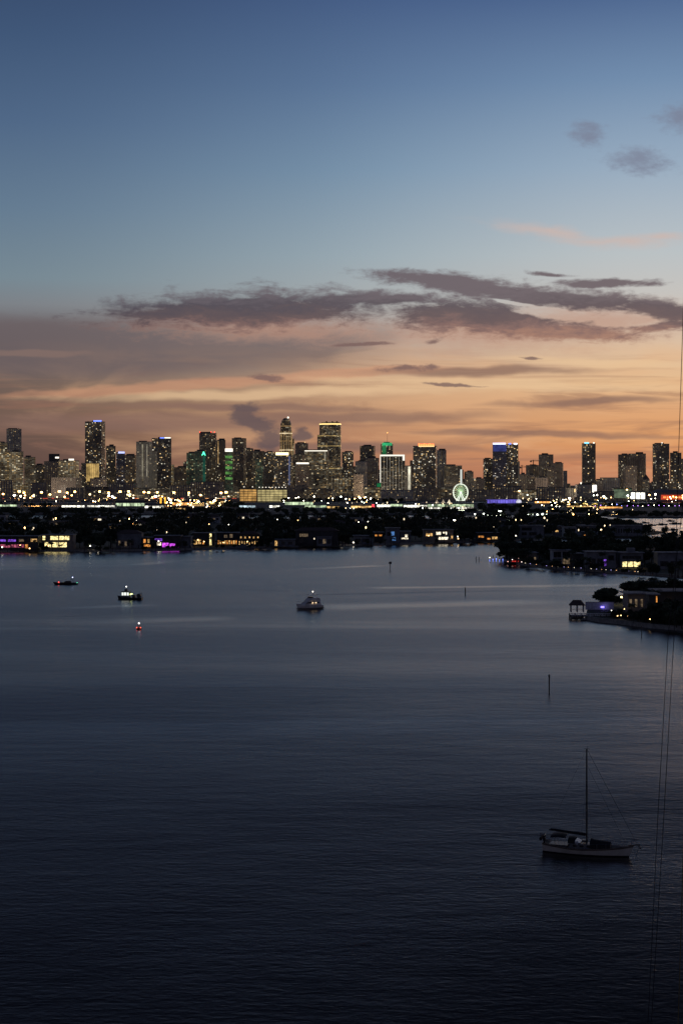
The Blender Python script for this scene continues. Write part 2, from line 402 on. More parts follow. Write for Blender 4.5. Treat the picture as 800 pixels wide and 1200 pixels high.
# ================================================================ land
M_GROUND = mat('island_soil',(.05,.055,.035),.9,var=.5,scale=.15)
M_CITY = mat('city_soil',(.12,.11,.10),.9,var=.5,scale=.02)
M_CONC = mat('seawall_concrete',(.28,.27,.25),.85,var=.3,scale=.8)
M_TIMBER = mat('dock_timber',(.10,.08,.06),.85,var=.4,scale=2)
def land(name, pts, z, m, label):
    me = MB(); me.prism([(p[0],p[1]) for p in pts], -1.5, z, top=True)
    o = me.build(name, m); return tag(o, label, kind='structure')
A_FRONT = [(-160,649.5),(0,647),(60,646.2),(130,646.2),(200,645.2),(300,642.5),(400,640),(470,638.2),(540,636),(600,634),(640,632.6),(700,631),(740,629.5),(760,627)]
apts = [G(*p) for p in A_FRONT]
land('island_ground', apts+[G(778,624.5),G(757,622),G(752,615),G(735,611),(X(700,1980),1980),(X(640,2080),2080),(X(-170,2080),2080)], 1.2, M_GROUND, 'low wooded island ground across the bay')
B_FRONT = [(587,656.5),(600,661),(640,666),(700,670.5),(760,674.5),(840,681)]
bpts = [G(*p) for p in B_FRONT]
land('island_ground', bpts+[G(840,637),G(760,637),G(700,640.5),G(640,645),G(598,649.5)], 1.2, M_GROUND, 'wooded headland ground at the right of the bay')
C_FRONT = [(686,726),(700,729),(730,732),(765,736.5),(850,743)]
cpts = [G(*p) for p in C_FRONT]
land('island_ground', cpts+[G(850,690),G(780,692),G(745,696),G(706,706),G(688,715)], 1.2, M_GROUND, 'nearest point of land at the right edge')
land('port_ground', [(X(-200,2350),2350),(X(690,2350),2350),(X(735,2150),2150),(X(880,2150),2150),(X(880,3950),3950),(X(-200,3950),3950)], 1.6, M_CITY, 'flat harbour land under the terminals')
land('mainland_ground', [(-9000,4150),(9000,4150),(40000,80000),(-40000,80000)], 1.8, M_CITY, 'mainland ground under the towers')
def seawall(pts, label, z=1.45):
    o = empty('seawall', (pts[0][0],pts[0][1],0), label=label, cat='seawall')
    a=MB(); cp=MB()
    for i in range(len(pts)-1):
        x0,y0=pts[i][0]-pts[0][0],pts[i][1]-pts[0][1]; x1,y1=pts[i+1][0]-pts[0][0],pts[i+1][1]-pts[0][1]
        L=math.hypot(x1-x0,y1-y0); nx,ny=(y1-y0)/L,-(x1-x0)/L
        a.prism([(x0+nx*.35,y0+ny*.35),(x1+nx*.35,y1+ny*.35),(x1+nx*.02,y1+ny*.02),(x0+nx*.02,y0+ny*.02)],-1.2,z-.15)
        cp.prism([(x0+nx*.5,y0+ny*.5),(x1+nx*.5,y1+ny*.5),(x1-nx*.3,y1-ny*.3),(x0-nx*.3,y0-ny*.3)],z-.15,z,bottom=True)
    a.build('wall',M_CONC,o); cp.build('coping',M_CONC,o)
seawall(apts[:11], 'long low concrete seawall along the far wooded island')
seawall(bpts, 'concrete seawall along the wooded headland at right')
seawall(cpts, 'concrete seawall around the nearest point of land')
# ================================================================ skyline
FA = dict(
 dark = facade('facade_dark_glass',(.24,.22,.20),cw=5,ch=3.8,frac=.10,st=1.9,dim=0.053),
 dots = facade('facade_black_dots',(.19,.18,.18),cw=4.8,ch=4.2,frac=.15,st=2.3,cool=(1,.94,.75),coolmix=.4,dim=0.048),
 grey = facade('facade_grey',(.52,.50,.47),cw=6,ch=3.6,frac=.07,st=1.2,wf=.5,dim=0.071),
 tan = facade('facade_tan',(.50,.40,.31),cw=6,ch=3.6,frac=.07,st=1.3,wf=.5,dim=0.071),
 brown = facade('facade_brown',(.34,.27,.22),cw=5,ch=3.8,frac=.08,st=1.7,dim=0.053),
 band = facade('facade_office_band',(.27,.24,.18),cw=6,ch=4.0,frac=.06,band=.26,st=1.2,wf=.9,dim=0.084),
 lit = facade('facade_lit_floors',(.35,.30,.20),cw=6,ch=4.2,frac=.20,band=.42,st=1.4,wf=.85,dim=0.166),
 green = facade('facade_green_glass',(.16,.24,.18),(.02,.05,.04),cw=6,ch=4,frac=.09,band=.12,st=1.2,cool=(.75,1,.6),coolmix=.6,dim=0.071),
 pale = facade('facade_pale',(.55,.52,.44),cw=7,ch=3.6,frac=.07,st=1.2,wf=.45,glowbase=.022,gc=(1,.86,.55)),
 blue = facade('facade_blue_glass',(.18,.18,.25),(.02,.025,.05),cw=5,ch=3.8,frac=.13,st=1.9,cool=(.95,.93,.9)),
 old = facade('facade_small_windows',(.38,.32,.27),cw=7,ch=4,frac=.12,st=1.4,wf=.45,hf=.5,dim=0.071),
)
M_ROOF = mat('roof_gravel',(.09,.09,.09),.9,scale=.2)
M_DARKM = mat('dark_steel',(.03,.03,.033),.5,metal=.4)
M_SLAB = mat('balcony_concrete',(.22,.21,.20),.85,scale=.05)
GL = dict(
 white=glow('glow_white',(1,.93,.78),1.7), warm=glow('glow_warm',(1,.66,.28),1.5), gold=glow('glow_gold',(1,.74,.30),1.5,.4,.08),
 orange=glow('glow_orange',(1,.42,.10),3.5), red=glow('glow_red',(1,.05,.03),4.0), blue=glow('glow_blue',(.16,.24,1),2.2),
 cyan=glow('glow_cyan',(.2,.7,1),2.2), green=glow('glow_green',(.03,.5,.16),.3,.4,.06), gwhite=glow('glow_green_white',(.72,1,.62),1.6,.5,.06),
 purple=glow('glow_purple',(.25,.20,1),.55,.5,.06), magenta=glow('glow_magenta',(.75,.10,1),3.0,.4,.6), dimwhite=glow('glow_dim_white',(1,.90,.66),.22,.5,.05),
 ring=glow('glow_ring',(1,.80,.48),.75,.4,.08), dimwarm=glow('glow_dim_warm',(1,.62,.25),.35,.6,.05),
)
BASE_Z = 1.6
def plan_rect(w,d): return [(-w/2,-d/2),(w/2,-d/2),(w/2,d/2),(-w/2,d/2)]
def plan_notch(w,d): 
    a=w*.09; q=min(3.0,d*.12)
    return [(-w/2,-d/2),(-a,-d/2),(-a,-d/2+q),(a,-d/2+q),(a,-d/2),(w/2,-d/2),(w/2,d/2),(-w/2,d/2)]
def plan_cham(w,d):
    a=w*.2
    return [(-w/2,-d/2+a),(-w/2+a,-d/2),(w/2-a,-d/2),(w/2,-d/2+a),(w/2,d/2-a),(w/2-a,d/2),(-w/2+a,d/2),(-w/2,d/2-a)]
def plan_round(w,d): return [(w/2*math.cos(2*PI*k/20),d/2*math.sin(2*PI*k/20)) for k in range(20)]
PLANS=dict(rect=plan_rect,notch=plan_notch,cham=plan_cham,round=plan_round)
def tower(x0,x1,yt,d,style,label,name='apartment_tower',cat='tower',plan='rect',rz=None,dr=.75,setb=None,top='ph',balc=False,group=None,crown=None):
    """a building whose sides and roof stand at the surveyed bearings; rz turns it on its plot"""
    W=(x1-x0)*d/F; h=Z(yt,d)-BASE_Z
    if rz is None: rz = random.choice((-14,-9,9,14,18))
    a=abs(R(rz)); w=W/(math.cos(a)+dr*math.sin(a)) if plan!='round' else W; dp=w*dr if plan!='round' else W
    o=empty(name,(X((x0+x1)/2,d),d,BASE_Z),R(rz),label,cat,group)
    rng=random.Random(hash((round(x0*7),round(yt*3)))&0xffff)
    poly=PLANS[plan](w,dp)
    b=MB(); tops=[(1.0,h)]
    if setb:   # upper storeys step in
        z=0
        segs=[(1.0,setb[0]*h)]+[(k,f*h) for k,f in setb[1]]
        for k,zt in segs:
            pl=[(p[0]*k,p[1]*k) for p in poly]
            b.prism(pl,z,zt,0); z=zt
        tops=[(segs[-1][0],segs[-1][1])]
    else: b.prism(poly,0,h,0)
    if balc:
        z=14.0
        while z<h-3:
            for sx in (-1,1):
                b.box(sx*w*.27-w*.16,sx*w*.27+w*.16,-dp/2-1.5,-dp/2-.003,z,z+.25,1)
            z+=3.6
    b.build('body',[FA[style] if isinstance(style,str) else style,M_SLAB],o)
    k,zt=tops[-1]
    pw,pd=w*k,dp*k
    pm=MB(); 
    if plan in('rect','notch'):
        e=.6
        for q in ((-pw/2-.15,pw/2+.15,-pd/2-.15,-pd/2+e),(-pw/2-.15,pw/2+.15,pd/2-e,pd/2+.15),(-pw/2-.15,-pw/2+e,-pd/2+e,pd/2-e),(pw/2-e,pw/2+.15,-pd/2+e,pd/2-e)):
            pm.box(*q,zt-.4,zt+1.2)
    else:
        pm.prism([(p[0]*k*1.01,p[1]*k*1.01) for p in poly],zt-.4,zt+1.0)
    pm.build('parapet',M_SLAB,o)
    if top=='ph' and w>14:
        p=MB(); f=rng.uniform(-.15,.15)*pw; a1=rng.uniform(.2,.32)*pw; hh=min(rng.uniform(3.5,6.5),h*.1)
        p.box(f-a1,f+a1,-pd*.28,pd*.28,zt,zt+hh)
        for _ in range(rng.randint(1,3)):
            cx=rng.uniform(-.4,.3)*pw; p.box(cx,cx+rng.uniform(2,4),-pd*.42,-pd*.3,zt,zt+rng.uniform(1.5,3))
        p.build('penthouse',M_ROOF,o)
    pd2=MB(); ph=min(12,h*.2)
    pd2.prism([(p[0]*1.25,p[1]*1.2) for p in plan_rect(w,dp)],0,ph)
    pd2.build('podium',FA['old'],o)
    o['_w']=w; o['_d']=dp; o['_h']=h
    return o
def addbox(o,name,m,u0,u1,z0,z1,proud=.4,thick=.4,yoff=None):
    """a lit strip or panel on the front face; u in -.5..5 of the width, z in metres from the top"""
    w,dp,h=o['_w'],o['_d'],o['_h']
    y=-dp/2-proud if yoff is None else yoff
    b=MB(); b.box(u0*w,u1*w,y,y+thick,h+z0,h+z1); return b.build(name,m,o)
def rooflight(o,m,u0=-.5,u1=.5,z0=.4,z1=3.6):
    return addbox(o,'roof_light',m,u0,u1,z0,z1,.5,.45)
def beacon(o,u,z=3.0,m=None,r=1.5):
    w,dp,h=o['_w'],o['_d'],o['_h']
    b=MB(); b.tube([(u*w,-dp/2+1,h),(u*w,-dp/2+1,h+z)],.25,5)
    p=b.build('beacon_post',M_DARKM,o); q=MB(); q.ball((u*w,-dp/2+1,h+z+r),r,8,6); q.build('beacon',m or GL['red'],p)
def antenna(o,u,hgt,r=.7,m=None):
    w,dp,h=o['_w'],o['_d'],o['_h']
    b=MB(); b.tube([(u*w,0,h),(u*w,0,h+hgt*.5),(u*w,0,h+hgt)],[r,r*.7,r*.3],6); return b.build('antenna',m or M_DARKM,o)
T=tower
# --- far left
o=T(7.5,26,503,5200,'grey','slim grey slab tower rising plain behind lit blocks at the far left',plan='notch',dr=.5)
o=T(-12,13.5,519,4900,'lit','stepped block full of warm lights cut by the left edge',setb=(.85,[(.7,1.0)]),name='office_block',cat='office block')
o=T(12,28.5,529.5,4800,'lit','warm lit block standing in front of the slim grey slab tower',name='office_block',cat='office block')
o=T(28,42.5,536,4900,'band','squat block with broken bands of light beside the warm lit block at far left',name='office_block',cat='office block')
o=T(41,53,545,5000,'dark','low dark block between two lit ones with a sloped roofline at left',name='office_block',cat='office block')
o=T(51,73,541,5100,'old','broad block with a dark rooftop cube and one bright white rooftop lamp',name='office_block',cat='office block',top='none')
addbox(o,'rooftop_cube',M_ROOF,-.2,.42,0,26,thick=22,yoff=-5); addbox(o,'roof_light',GL['white'],.15,.38,11,16,yoff=-5.6,thick=.5)
o=T(70,92,540,4900,'lit','brightly lit broad office block with a white rooftop bar, left of the gold wall',name='office_block',cat='office block'); rooflight(o,GL['white'],.12,.44,1,6)
o=T(62,95,560,4600,'old','low dark brick block at the foot of the bright office block',name='office_block',cat='office block',top='none')
o=T(95.5,117,543,4700,'dark','low block with a glowing gold facade below the tall blue-topped tower',name='office_block',cat='office block',rz=6,dr=.5,top='none')
gp=glow('flood_gold',(1,.66,.22),.42,.6,.05); addbox(o,'floodlit_wall',gp,-.22,.5,-55,-1,proud=.8,thick=.8)  # floodlight on the gold wall put in as a glowing panel
b=MB(); [b.box((-.22+.72*k/7)*o['_w']-.4,(-.22+.72*k/7)*o['_w']+.4,-o['_d']/2-1.4,-o['_d']/2-.82,o['_h']-55,o['_h']-1) for k in range(8)]; b.build('pilaster',mat('gold_stone',(.3,.22,.12)),o)
o=T(100.5,123,494.5,5300,'dots','tallest dark tower of the left group with a blue light along its top',balc=True,dr=.6,rz=-12); rooflight(o,GL['blue'],.02,.5,.5,5)
o=T(124,136,523,5200,'dark','thin dark tower just right of the tall blue-topped tower')
o=T(105,126,561,4650,'old','dark low house block in front of the tall blue-topped tower',name='office_block',cat='office block')
o=T(136,147,530,5000,'blue','narrow bluish tower with a soft white blue crown',top='none'); rooflight(o,glow('glow_pale_blue',(.5,.55,1),1.4),-.35,.45,-4,2)
o=T(145.5,161,534,5100,'brown','dark brown slab between the bluish tower and the pale striped tower')
o=T(160,178,518,4900,'pale','pale tower with vertical light stripes left of the dark white-capped tower',plan='notch',dr=.5,rz=-16)
for u in (-.05,.3): addbox(o,'light_stripe',GL['dimwhite'],u,u+.07,-110,-8)
o=T(175,184,529,5000,'pale','narrow pale wing squeezed between the striped tower and the dark capped tower',top='none')
o=T(177.5,201.5,514,5150,'dots','dark broad tower with white and blue lamps along its flat cap',dr=.6,rz=10); rooflight(o,GL['white'],.14,.46,.5,4); rooflight(o,GL['blue'],-.1,.12,.5,3.5)
o=T(199.5,204.5,545,5200,'lit','sliver of a lit block right of the dark white-capped tower',name='office_block',cat='office block',top='none')
o=T(203,221,548,5000,'brown','low brown block in the dip of the skyline at left',name='office_block',cat='office block')
o=T(213,223,542,5100,'old','small stepped block in the dip left of the green sign tower',name='office_block',cat='office block',setb=(.8,[(.6,1.0)]))
o=T(219,233,531,4950,'green','greenish tower left of the tower with the green peaked sign')
o=T(228,242,529,4850,'green','dark tower wearing a green peaked sign near its roof',rz=8)
b=MB(); w_,h_,y_=o['_w'],o['_h'],-o['_d']/2-.9
for (ua,za,ub,zb) in ((.12,-13,.27,-1),(.27,-1,.42,-13),(.18,-8,.36,-8)): b.tube([(ua*w_,y_,h_+za),(ub*w_,y_,h_+zb)],1.1,5)
b.build('roof_sign',glow('sign_green',(.1,1,.55),2.6),o); addbox(o,'light_stripe',glow('stripe_teal',(.05,.6,.38),.07,.6,.05),.2,.42,-95,-14)
addbox(o,'lit_entrance',GL['gwhite'],.2,.36,-o['_h']+2,-o['_h']+30)
o=T(233,254.5,508,5300,'dark','tall dark tower with red beacons on its roof corners',rz=-9,dr=.6,plan='cham'); [beacon(o,u) for u in (-.42,.26,.46)]
o=T(253,264.5,516,5250,'brown','narrow dark tower close against the red-beaconed tower',plan='notch'); addbox(o,'light_stripe',GL['dimwarm'],-.46,-.36,-80,-3)
o=T(263.5,273,529,4900,'green','slim block of bright green lit floors with a white cap',name='office_block',cat='office block',top='none',rz=5); rooflight(o,GL['white'],-.5,.5,-1,9)
for k in range(5): addbox(o,'lit_floor',glow('floor_green',(.35,1,.22),.2,.7,.08),-.45,.45,-22-k*17,-14-k*17)
o=T(272,288.5,514,5100,'brown','tall plain brown tower right of the green lit block',dr=.7)
o=T(287,297,526,5200,'brown','shorter brown tower behind the tall plain brown tower')
o=T(296,310,529,5050,'dark','dark tower standing behind the pale green glass strip',top='ph')
o=T(299,308,538,4800,'green','pale green glass block left of the white-dotted towers',name='office_block',cat='office block',top='none')
o=T(307.5,322.5,530,5000,'dots','black tower scattered with white window dots left of the yellow-roofed one',rz=9)
o=T(321,342,533,4900,'dots','white-dotted tower under a bright yellow roof band',top='none',rz=-6,dr=.5); rooflight(o,glow('roof_yellow',(1,.85,.4),3.2),-.38,.36,-1,7)
addbox(o,'light_stripe',glow('stripe_blue',(.25,.3,.55),.25),.36,.46,-100,-4)
# --- the stepped round-topped one
d_=5400
o=T(327.5,342.5,505,d_,'band','tallest spire-like tower with bright rings and a rounded cap',name='skyscraper',plan='round',top='none',setb=(.62,[(.94,1.0)]))
w_,h_=o['_w'],o['_h']; zt=Z(490,d_)-BASE_Z
b=MB(); b.prism([(p[0]*.84,p[1]*.84) for p in plan_round(w_,w_)],h_,h_+(zt-h_)*.55); b.prism([(p[0]*.84,p[1]*.84) for p in plan_round(w_,w_)],h_+(zt-h_)*.55,h_+(zt-h_)*.85,k=.72); b.prism([(p[0]*.6,p[1]*.6) for p in plan_round(w_,w_)],h_+(zt-h_)*.85,zt,k=.5); b.build('upper_drum',FA['band'],o)
for py,k,th,st_ in ((499.5,.87,2.0,'dimwarm'),(508,.99,3.4,'ring'),(517,1.0,2.0,'dimwarm'),(527.5,1.03,3.0,'ring')):
    zz=Z(py,d_)-BASE_Z; b=MB(); b.prism([(p[0]*k,p[1]*k) for p in plan_round(w_,w_)],zz-th/2,zz+th/2,bottom=True); b.build('light_ring',GL[st_],o)
b=MB(); b.ball((w_*.12,-w_*.2,zt+2),3.2,8,6); b.build('cap_light',GL['white'],o)
for a in range(8):
    an=PI+PI*(a+.5)/8; b=MB(); b.tube([(w_*.475*math.cos(an),w_*.475*math.sin(an),h_*.63),(w_*.475*math.cos(an),w_*.475*math.sin(an),h_)],.7,4); b.build('light_fin',GL['dimwarm'],o)
o=T(340,345,514.5,5450,'lit','thin lit wing on the right side of the spire-like tower',top='none')
o=T(345.5,361,520,5200,'brown','dark tower with one lamp on its roof between the two tallest towers'); beacon(o,.2,3,GL['warm'])
o=T(343,357,533,5000,'brown','dark shoulder block in front of the lamp-topped tower',name='office_block',cat='office block')
o=T(346,362.5,544,4700,'brown','short brown block with a bright white bar along its roof',rz=4,dr=.5,top='none'); rooflight(o,GL['white'],-.46,.46,.5,5)
o=T(357,385,529,4900,'band','wide dark office block outlined by a thin white roof line',name='office_block',cat='office block',rz=-7,dr=.4); rooflight(o,GL['white'],-.5,.5,.4,2.6); addbox(o,'light_stripe',GL['dimwhite'],.36,.42,-30,.2)
d_=5500
o=T(371,400.5,510,d_,'band','massive broad tower with a gold lit stepped crown',name='skyscraper',rz=-8,dr=.6,plan='cham',top='none')
w_,dp_,h_=o['_w'],o['_d'],o['_h']; zt=Z(496,d_)-BASE_Z; pl=plan_cham(w_,dp_)
b=MB(); b.prism([(p[0]*.9+w_*.04,p[1]*.92) for p in pl],h_,zt-4); b.prism([(p[0]*.78+w_*.05,p[1]*.8) for p in pl],zt-4,zt+3); b.build('crown',FA['band'],o)
b=MB(); b.prism([(p[0]*.91+w_*.04,p[1]*.94) for p in pl],zt-5,zt-2,bottom=True); b.build('crown_light',glow('crown_gold',(1,.72,.26),2.2),o)
for zz in (h_-4,h_-40,h_-120): 
    b=MB(); b.prism([(p[0]*1.008,p[1]*1.012) for p in pl],zz,zz+2.0,bottom=True); b.build('light_ring',glow('ring_gold',(1,.7,.25),.45,.6,.06),o)
for u in (-.15,.1,.3):
    b=MB(); b.box(u*w_,u*w_+5,-3,3,zt+2.9,zt+7); b.build('rooftop_unit',M_ROOF,o)
o=T(388,412,560,4500,'lit','low warm lit colonnaded block below the gold-crowned tower',name='office_block',cat='office block',rz=5,top='none')
for k in range(7): addbox(o,'column',mat('warm_stone',(.35,.28,.18)),-.47+k*.155,-.44+k*.155,-40,-2,proud=1.6,thick=1.5)
o=T(400.5,414,530,5100,'dots','mid-height dotted tower hugging the right flank of the gold-crowned tower',plan='notch')
o=T(421.5,439.5,523,5500,'dark','plain dark tower standing alone left of the green-topped one',dr=.5)
o=T(416,430,541,5000,'grey','grey block in front of the lone plain dark tower',name='office_block',cat='office block')
o=T(428,444,537,5100,'old','speckled block under the right half of the lone plain dark tower',name='office_block',cat='office block')
o=T(414,426,556,4550,'tan','low tan block left of the yellow lit hall',name='office_block',cat='office block')
o=T(426,447,571,4350,'lit','squat yellow lit hall beside the green doorway at centre',name='lit_hall',cat='hall',rz=3,top='none')
o=T(441,447,566,4340,'green','small cube glowing green left of the white-outlined building',name='kiosk_building',cat='building',top='none'); addbox(o,'lit_panel',GL['green'],-.45,.45,-13,-1)
o=T(446,460,521,5200,'dark','tower with a glowing green crown and a lit mast',rz=5,dr=.8,top='none')
w_,dp_,h_=o['_w'],o['_d'],o['_h']
addbox(o,'crown_light',glow('crown_green',(.06,.75,.28),.5,.4,.08),-.46,.42,-4,6); addbox(o,'light_stripe',glow('side_green',(.03,.30,.1),.4,.4,.05),-.46,-.1,-42,-4)
b=MB(); b.box(-w_*.25,w_*.25,-dp_*.25,dp_*.25,h_,h_+9); b.build('penthouse',M_ROOF,o)
a_=antenna(o,.05,40); b=MB(); b.ball((.05*w_,0,h_+40),1.6); b.build('beacon',GL['orange'],a_)
# --- white-outlined block
o=T(445,474.5,534.5,4700,facade('facade_grid_block',(.03,.03,.03),cw=6,ch=4.2,frac=.2,band=.25,st=.8,wf=.85),'building outlined in brilliant white with vertical white light lines',name='office_block',cat='office block',rz=-5,dr=.35,top='none')
wl=glow('outline_white',(1,.95,.82),1.1); rooflight(o,wl,-.5,.42,-.5,4.2); addbox(o,'edge_light',wl,.42,.5,-14,4.2)
for k in range(8): addbox(o,'light_fin',glow('fin_white',(1,.96,.82),.22,.8,.03),-.47+k*.122,-.459+k*.122,-o['_h']+22,-1)
addbox(o,'base_light',glow('base_white',(1,.95,.85),1.1,.5,.06),-.5,.45,-o['_h']+14,-o['_h']+24,proud=.9)
addbox(o,'edge_light',wl,-.5,-.475,-o['_h']+24,-.6)
o=T(474,481,546,4750,'pale','narrow white floodlit slab right of the white-outlined building',name='office_block',cat='office block',rz=4,top='none'); addbox(o,'floodlit_wall',glow('flood_white',(1,.93,.7),.75,.5,.03),.02,.46,-78,-2)  # white floodlight likewise put into the panel's emission
o=T(446,484,574.5,4300,'grey','low pale grey frontage below the white-outlined building',name='office_block',cat='office block',rz=2,dr=.3,top='none')
o=T(483.5,512,523,5000,'dots','broad dark tower block with a red-orange sign on its roof',dr=.5,rz=-10,plan='notch')
b=MB(); w_,dp_,h_=o['_w'],o['_d'],o['_h']
for k in range(9): b.box(-.26*w_+k*.078*w_,-.26*w_+k*.078*w_+.055*w_,-dp_/2-.6,-dp_/2,h_+1.4,h_+1.4+(6 if k%3 else 7.5))
b.build('roof_sign',glow('sign_red',(1,.16,.04),4),o); addbox(o,'sign_light',GL['warm'],-.26,.44,-2,1.2)
o=T(510,522.5,528,5150,'grey','grey flank tower behind the red-signed tower block',plan='notch')
o=T(480,486,540,5100,'tan','narrow tan edge tower left of the red-signed tower block',top='none')
o=T(520,540.5,546,4800,'band','dark block with level bands of light left of the big wheel',name='office_block',cat='office block',rz=6)
o=T(536.5,542.5,551,4500,'dark','slim dark block with a bright white line directly above the big wheel',name='office_block',cat='office block',top='none',rz=0); addbox(o,'light_stripe',glow('stripe_white',(.95,1,.92),.7),-.12,.22,-44,2)
o=T(541,557,553,4800,'dark','dark stepped block just right of the big wheel',name='office_block',cat='office block',setb=(.75,[(.65,1.0)]))
o=T(555,567,561,4900,'old','low speckled block between the big wheel and the blue-topped towers',name='office_block',cat='office block')
o=T(566,578,538,5000,'dots','shorter dotted tower attached left of the blue-topped towers',dr=.7)
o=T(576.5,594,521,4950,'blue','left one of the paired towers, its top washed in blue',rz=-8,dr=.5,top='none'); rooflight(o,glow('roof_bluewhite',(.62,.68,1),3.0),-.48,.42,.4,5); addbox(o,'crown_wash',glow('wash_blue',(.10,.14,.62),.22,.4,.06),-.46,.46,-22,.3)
o=T(593,606.5,521,4950,'dots','right one of the paired towers with blue lamps at its roof corners',rz=10,dr=.6,top='none'); rooflight(o,GL['blue'],-.45,-.2,.4,4.5); rooflight(o,glow('roof_bluewhite',(.62,.68,1),3.0),.05,.4,.4,4.5)
o=T(605,608.5,541,5000,'pale','thin pale fin tower on the right side of the paired towers',top='none')
o=T(608,617,556,4850,'tan','low tan block right of the paired towers',name='office_block',cat='office block')
o=T(616,631,545.5,5200,'tan','tan tower under construction below the crane',plan='notch')
o=T(617,627,557,4700,'brown','dark brown low block in front of the tan tower under the crane',name='office_block',cat='office block')
o=T(631,647.5,533,5100,'tan','tall plain tan slab right of the crane',dr=.5)
o=T(638,649,547,4800,'brown','dark block overlapping the lower part of the plain tan slab',name='office_block',cat='office block')
o=T(646.5,660,543,5050,'tan','tan shoulder tower right of the plain tan slab',plan='notch')
o=T(626,642,560,4600,'old','low speckled block with a few orange windows beneath the plain tan slab',name='office_block',cat='office block')
o=T(659.5,664,552,5300,'grey','thin grey tower end at the gap in the right half',top='none')
o=T(681,697.5,520,5000,'dots','lone dark tower with a cyan top light in the right half',rz=-6,dr=.7,plan='notch',top='none'); rooflight(o,GL['cyan'],-.34,.0,.4,4.5); rooflight(o,GL['white'],.3,.42,.4,4)
o=T(664,676,572,4600,'pale','low pale block with an amber window at the foot of the lone dark tower',name='office_block',cat='office block'); addbox(o,'lit_panel',GL['warm'],.1,.25,-12,-3)
o=T(674.5,699,568,4500,'grey','low grey block with a tall white lit panel near the lone dark tower',name='office_block',cat='office block',rz=3,dr=.5); addbox(o,'lit_panel',glow('panel_white',(1,.95,.8),2.6),.24,.44,-22,-1)
addbox(o,'lit_panel',GL['white'],-.36,-.3,2,7)
o=T(696,706,563,4800,'old','narrow low block right of the lone dark tower',name='office_block',cat='office block')
o=T(703,725.5,560,4900,'grey','flat-roofed grey slab block left of the clustered tan towers',name='office_block',cat='office block',rz=5,dr=.4,top='none')
o=T(724,737,533,4950,'brown','left dark member of the clustered tan towers',plan='notch')
o=T(735,757,532,5050,'tan','broad right member of the clustered tan towers with a ragged top',plan='notch',dr=.6)
o=T(730,745,546,4750,'tan','windowless tan core in front of the clustered tan towers',top='none')
o=T(752.5,760,562,4900,'dark','small pointed-roof block right of the clustered tan towers',name='office_block',cat='office block',top='none',rz=0)
b=MB(); b.prism(plan_rect(o['_w'],o['_d']),o['_h']+1.3,o['_h']+16,k=.08); b.build('spire_roof',M_ROOF,o)
o=T(717,739,572,4400,'green','low green-lit glass hall in front of the clustered tan towers',name='lit_hall',cat='hall',rz=2,dr=.4,top='none'); addbox(o,'lit_panel',glow('hall_green',(.6,.8,.5),.16,.6,.06),-.48,.48,-28,-4)
o=T(737.5,755,576,4350,'pale','low hall with brilliant white panels beside the green-lit glass hall',name='lit_hall',cat='hall',rz=0,dr=.4,top='none'); [addbox(o,'lit_panel',glow('panel_white2',(1,.97,.85),2.0,.4,.1),u,u+.26,-22,-3) for u in (-.46,-.12,.2)]
o=T(765,782.5,520.5,4900,'dots','tall dark tower with a white lamp on its rounded roof, near the right edge',rz=8,plan='notch',dr=.8); beacon(o,-.05,2,GL['white'],1.8)
o=T(784,798,531,4950,'dots','second dark tower near the right edge, lower and flat-roofed',dr=.6,rz=-10)
o=T(797,812,538,5100,'brown','tower cut by the right edge of the view')
# --- unlit backs that thicken the foot of the skyline
for i,(a,b_,c,d_,s_) in enumerate([(30,62,556,5600,'old'),(84,110,552,5700,'dark'),(118,150,551,5600,'brown'),(150,182,549,5700,'old'),(196,236,557,5600,'dark'),(232,262,549,5700,'old'),(258,300,546,5600,'dark'),(296,346,545,5700,'old'),(338,374,547,5600,'dark'),(396,432,548,5700,'old'),(430,470,552,5600,'dark'),(470,500,551,5700,'brown'),(498,530,553,5600,'old'),(552,582,566,5700,'dark'),(600,640,563,5600,'old'),(640,668,567,5700,'dark'),(756,790,566,5600,'old'),(780,815,564,5500,'dark')]):
    T(a,b_,c,d_,s_,'low dim block in the back row at the foot of the towers',name='office_block',cat='office block',group='dim blocks in the back row',dr=.3)
for i,(a,b_,c,d_,s_) in enumerate([(-6,16,563,4400,'old'),(14,34,568,4420,'lit'),(36,54,566,4400,'old'),(78,98,572,4380,'old'),(98,130,571,4450,'brown'),(128,160,567,4420,'old'),(158,200,572,4400,'lit'),(198,226,569,4420,'old'),(224,262,565,4450,'old'),(258,282,575,4400,'lit'),(334,360,569,4400,'old'),(356,392,573,4380,'brown'),(484,520,572,4420,'old'),(516,532,571,4400,'lit'),(546,580,574,4400,'old'),(578,612,570,4420,'old'),(606,630,574,4400,'lit'),(628,664,571,4380,'old'),(695,720,576,4400,'old'),(753,772,577,4420,'old')]):
    T(a,b_,c,d_,s_,'low speckled waterfront block in the front row below the towers',name='office_block',cat='office block',group='speckled waterfront blocks',dr=.4,top='none')

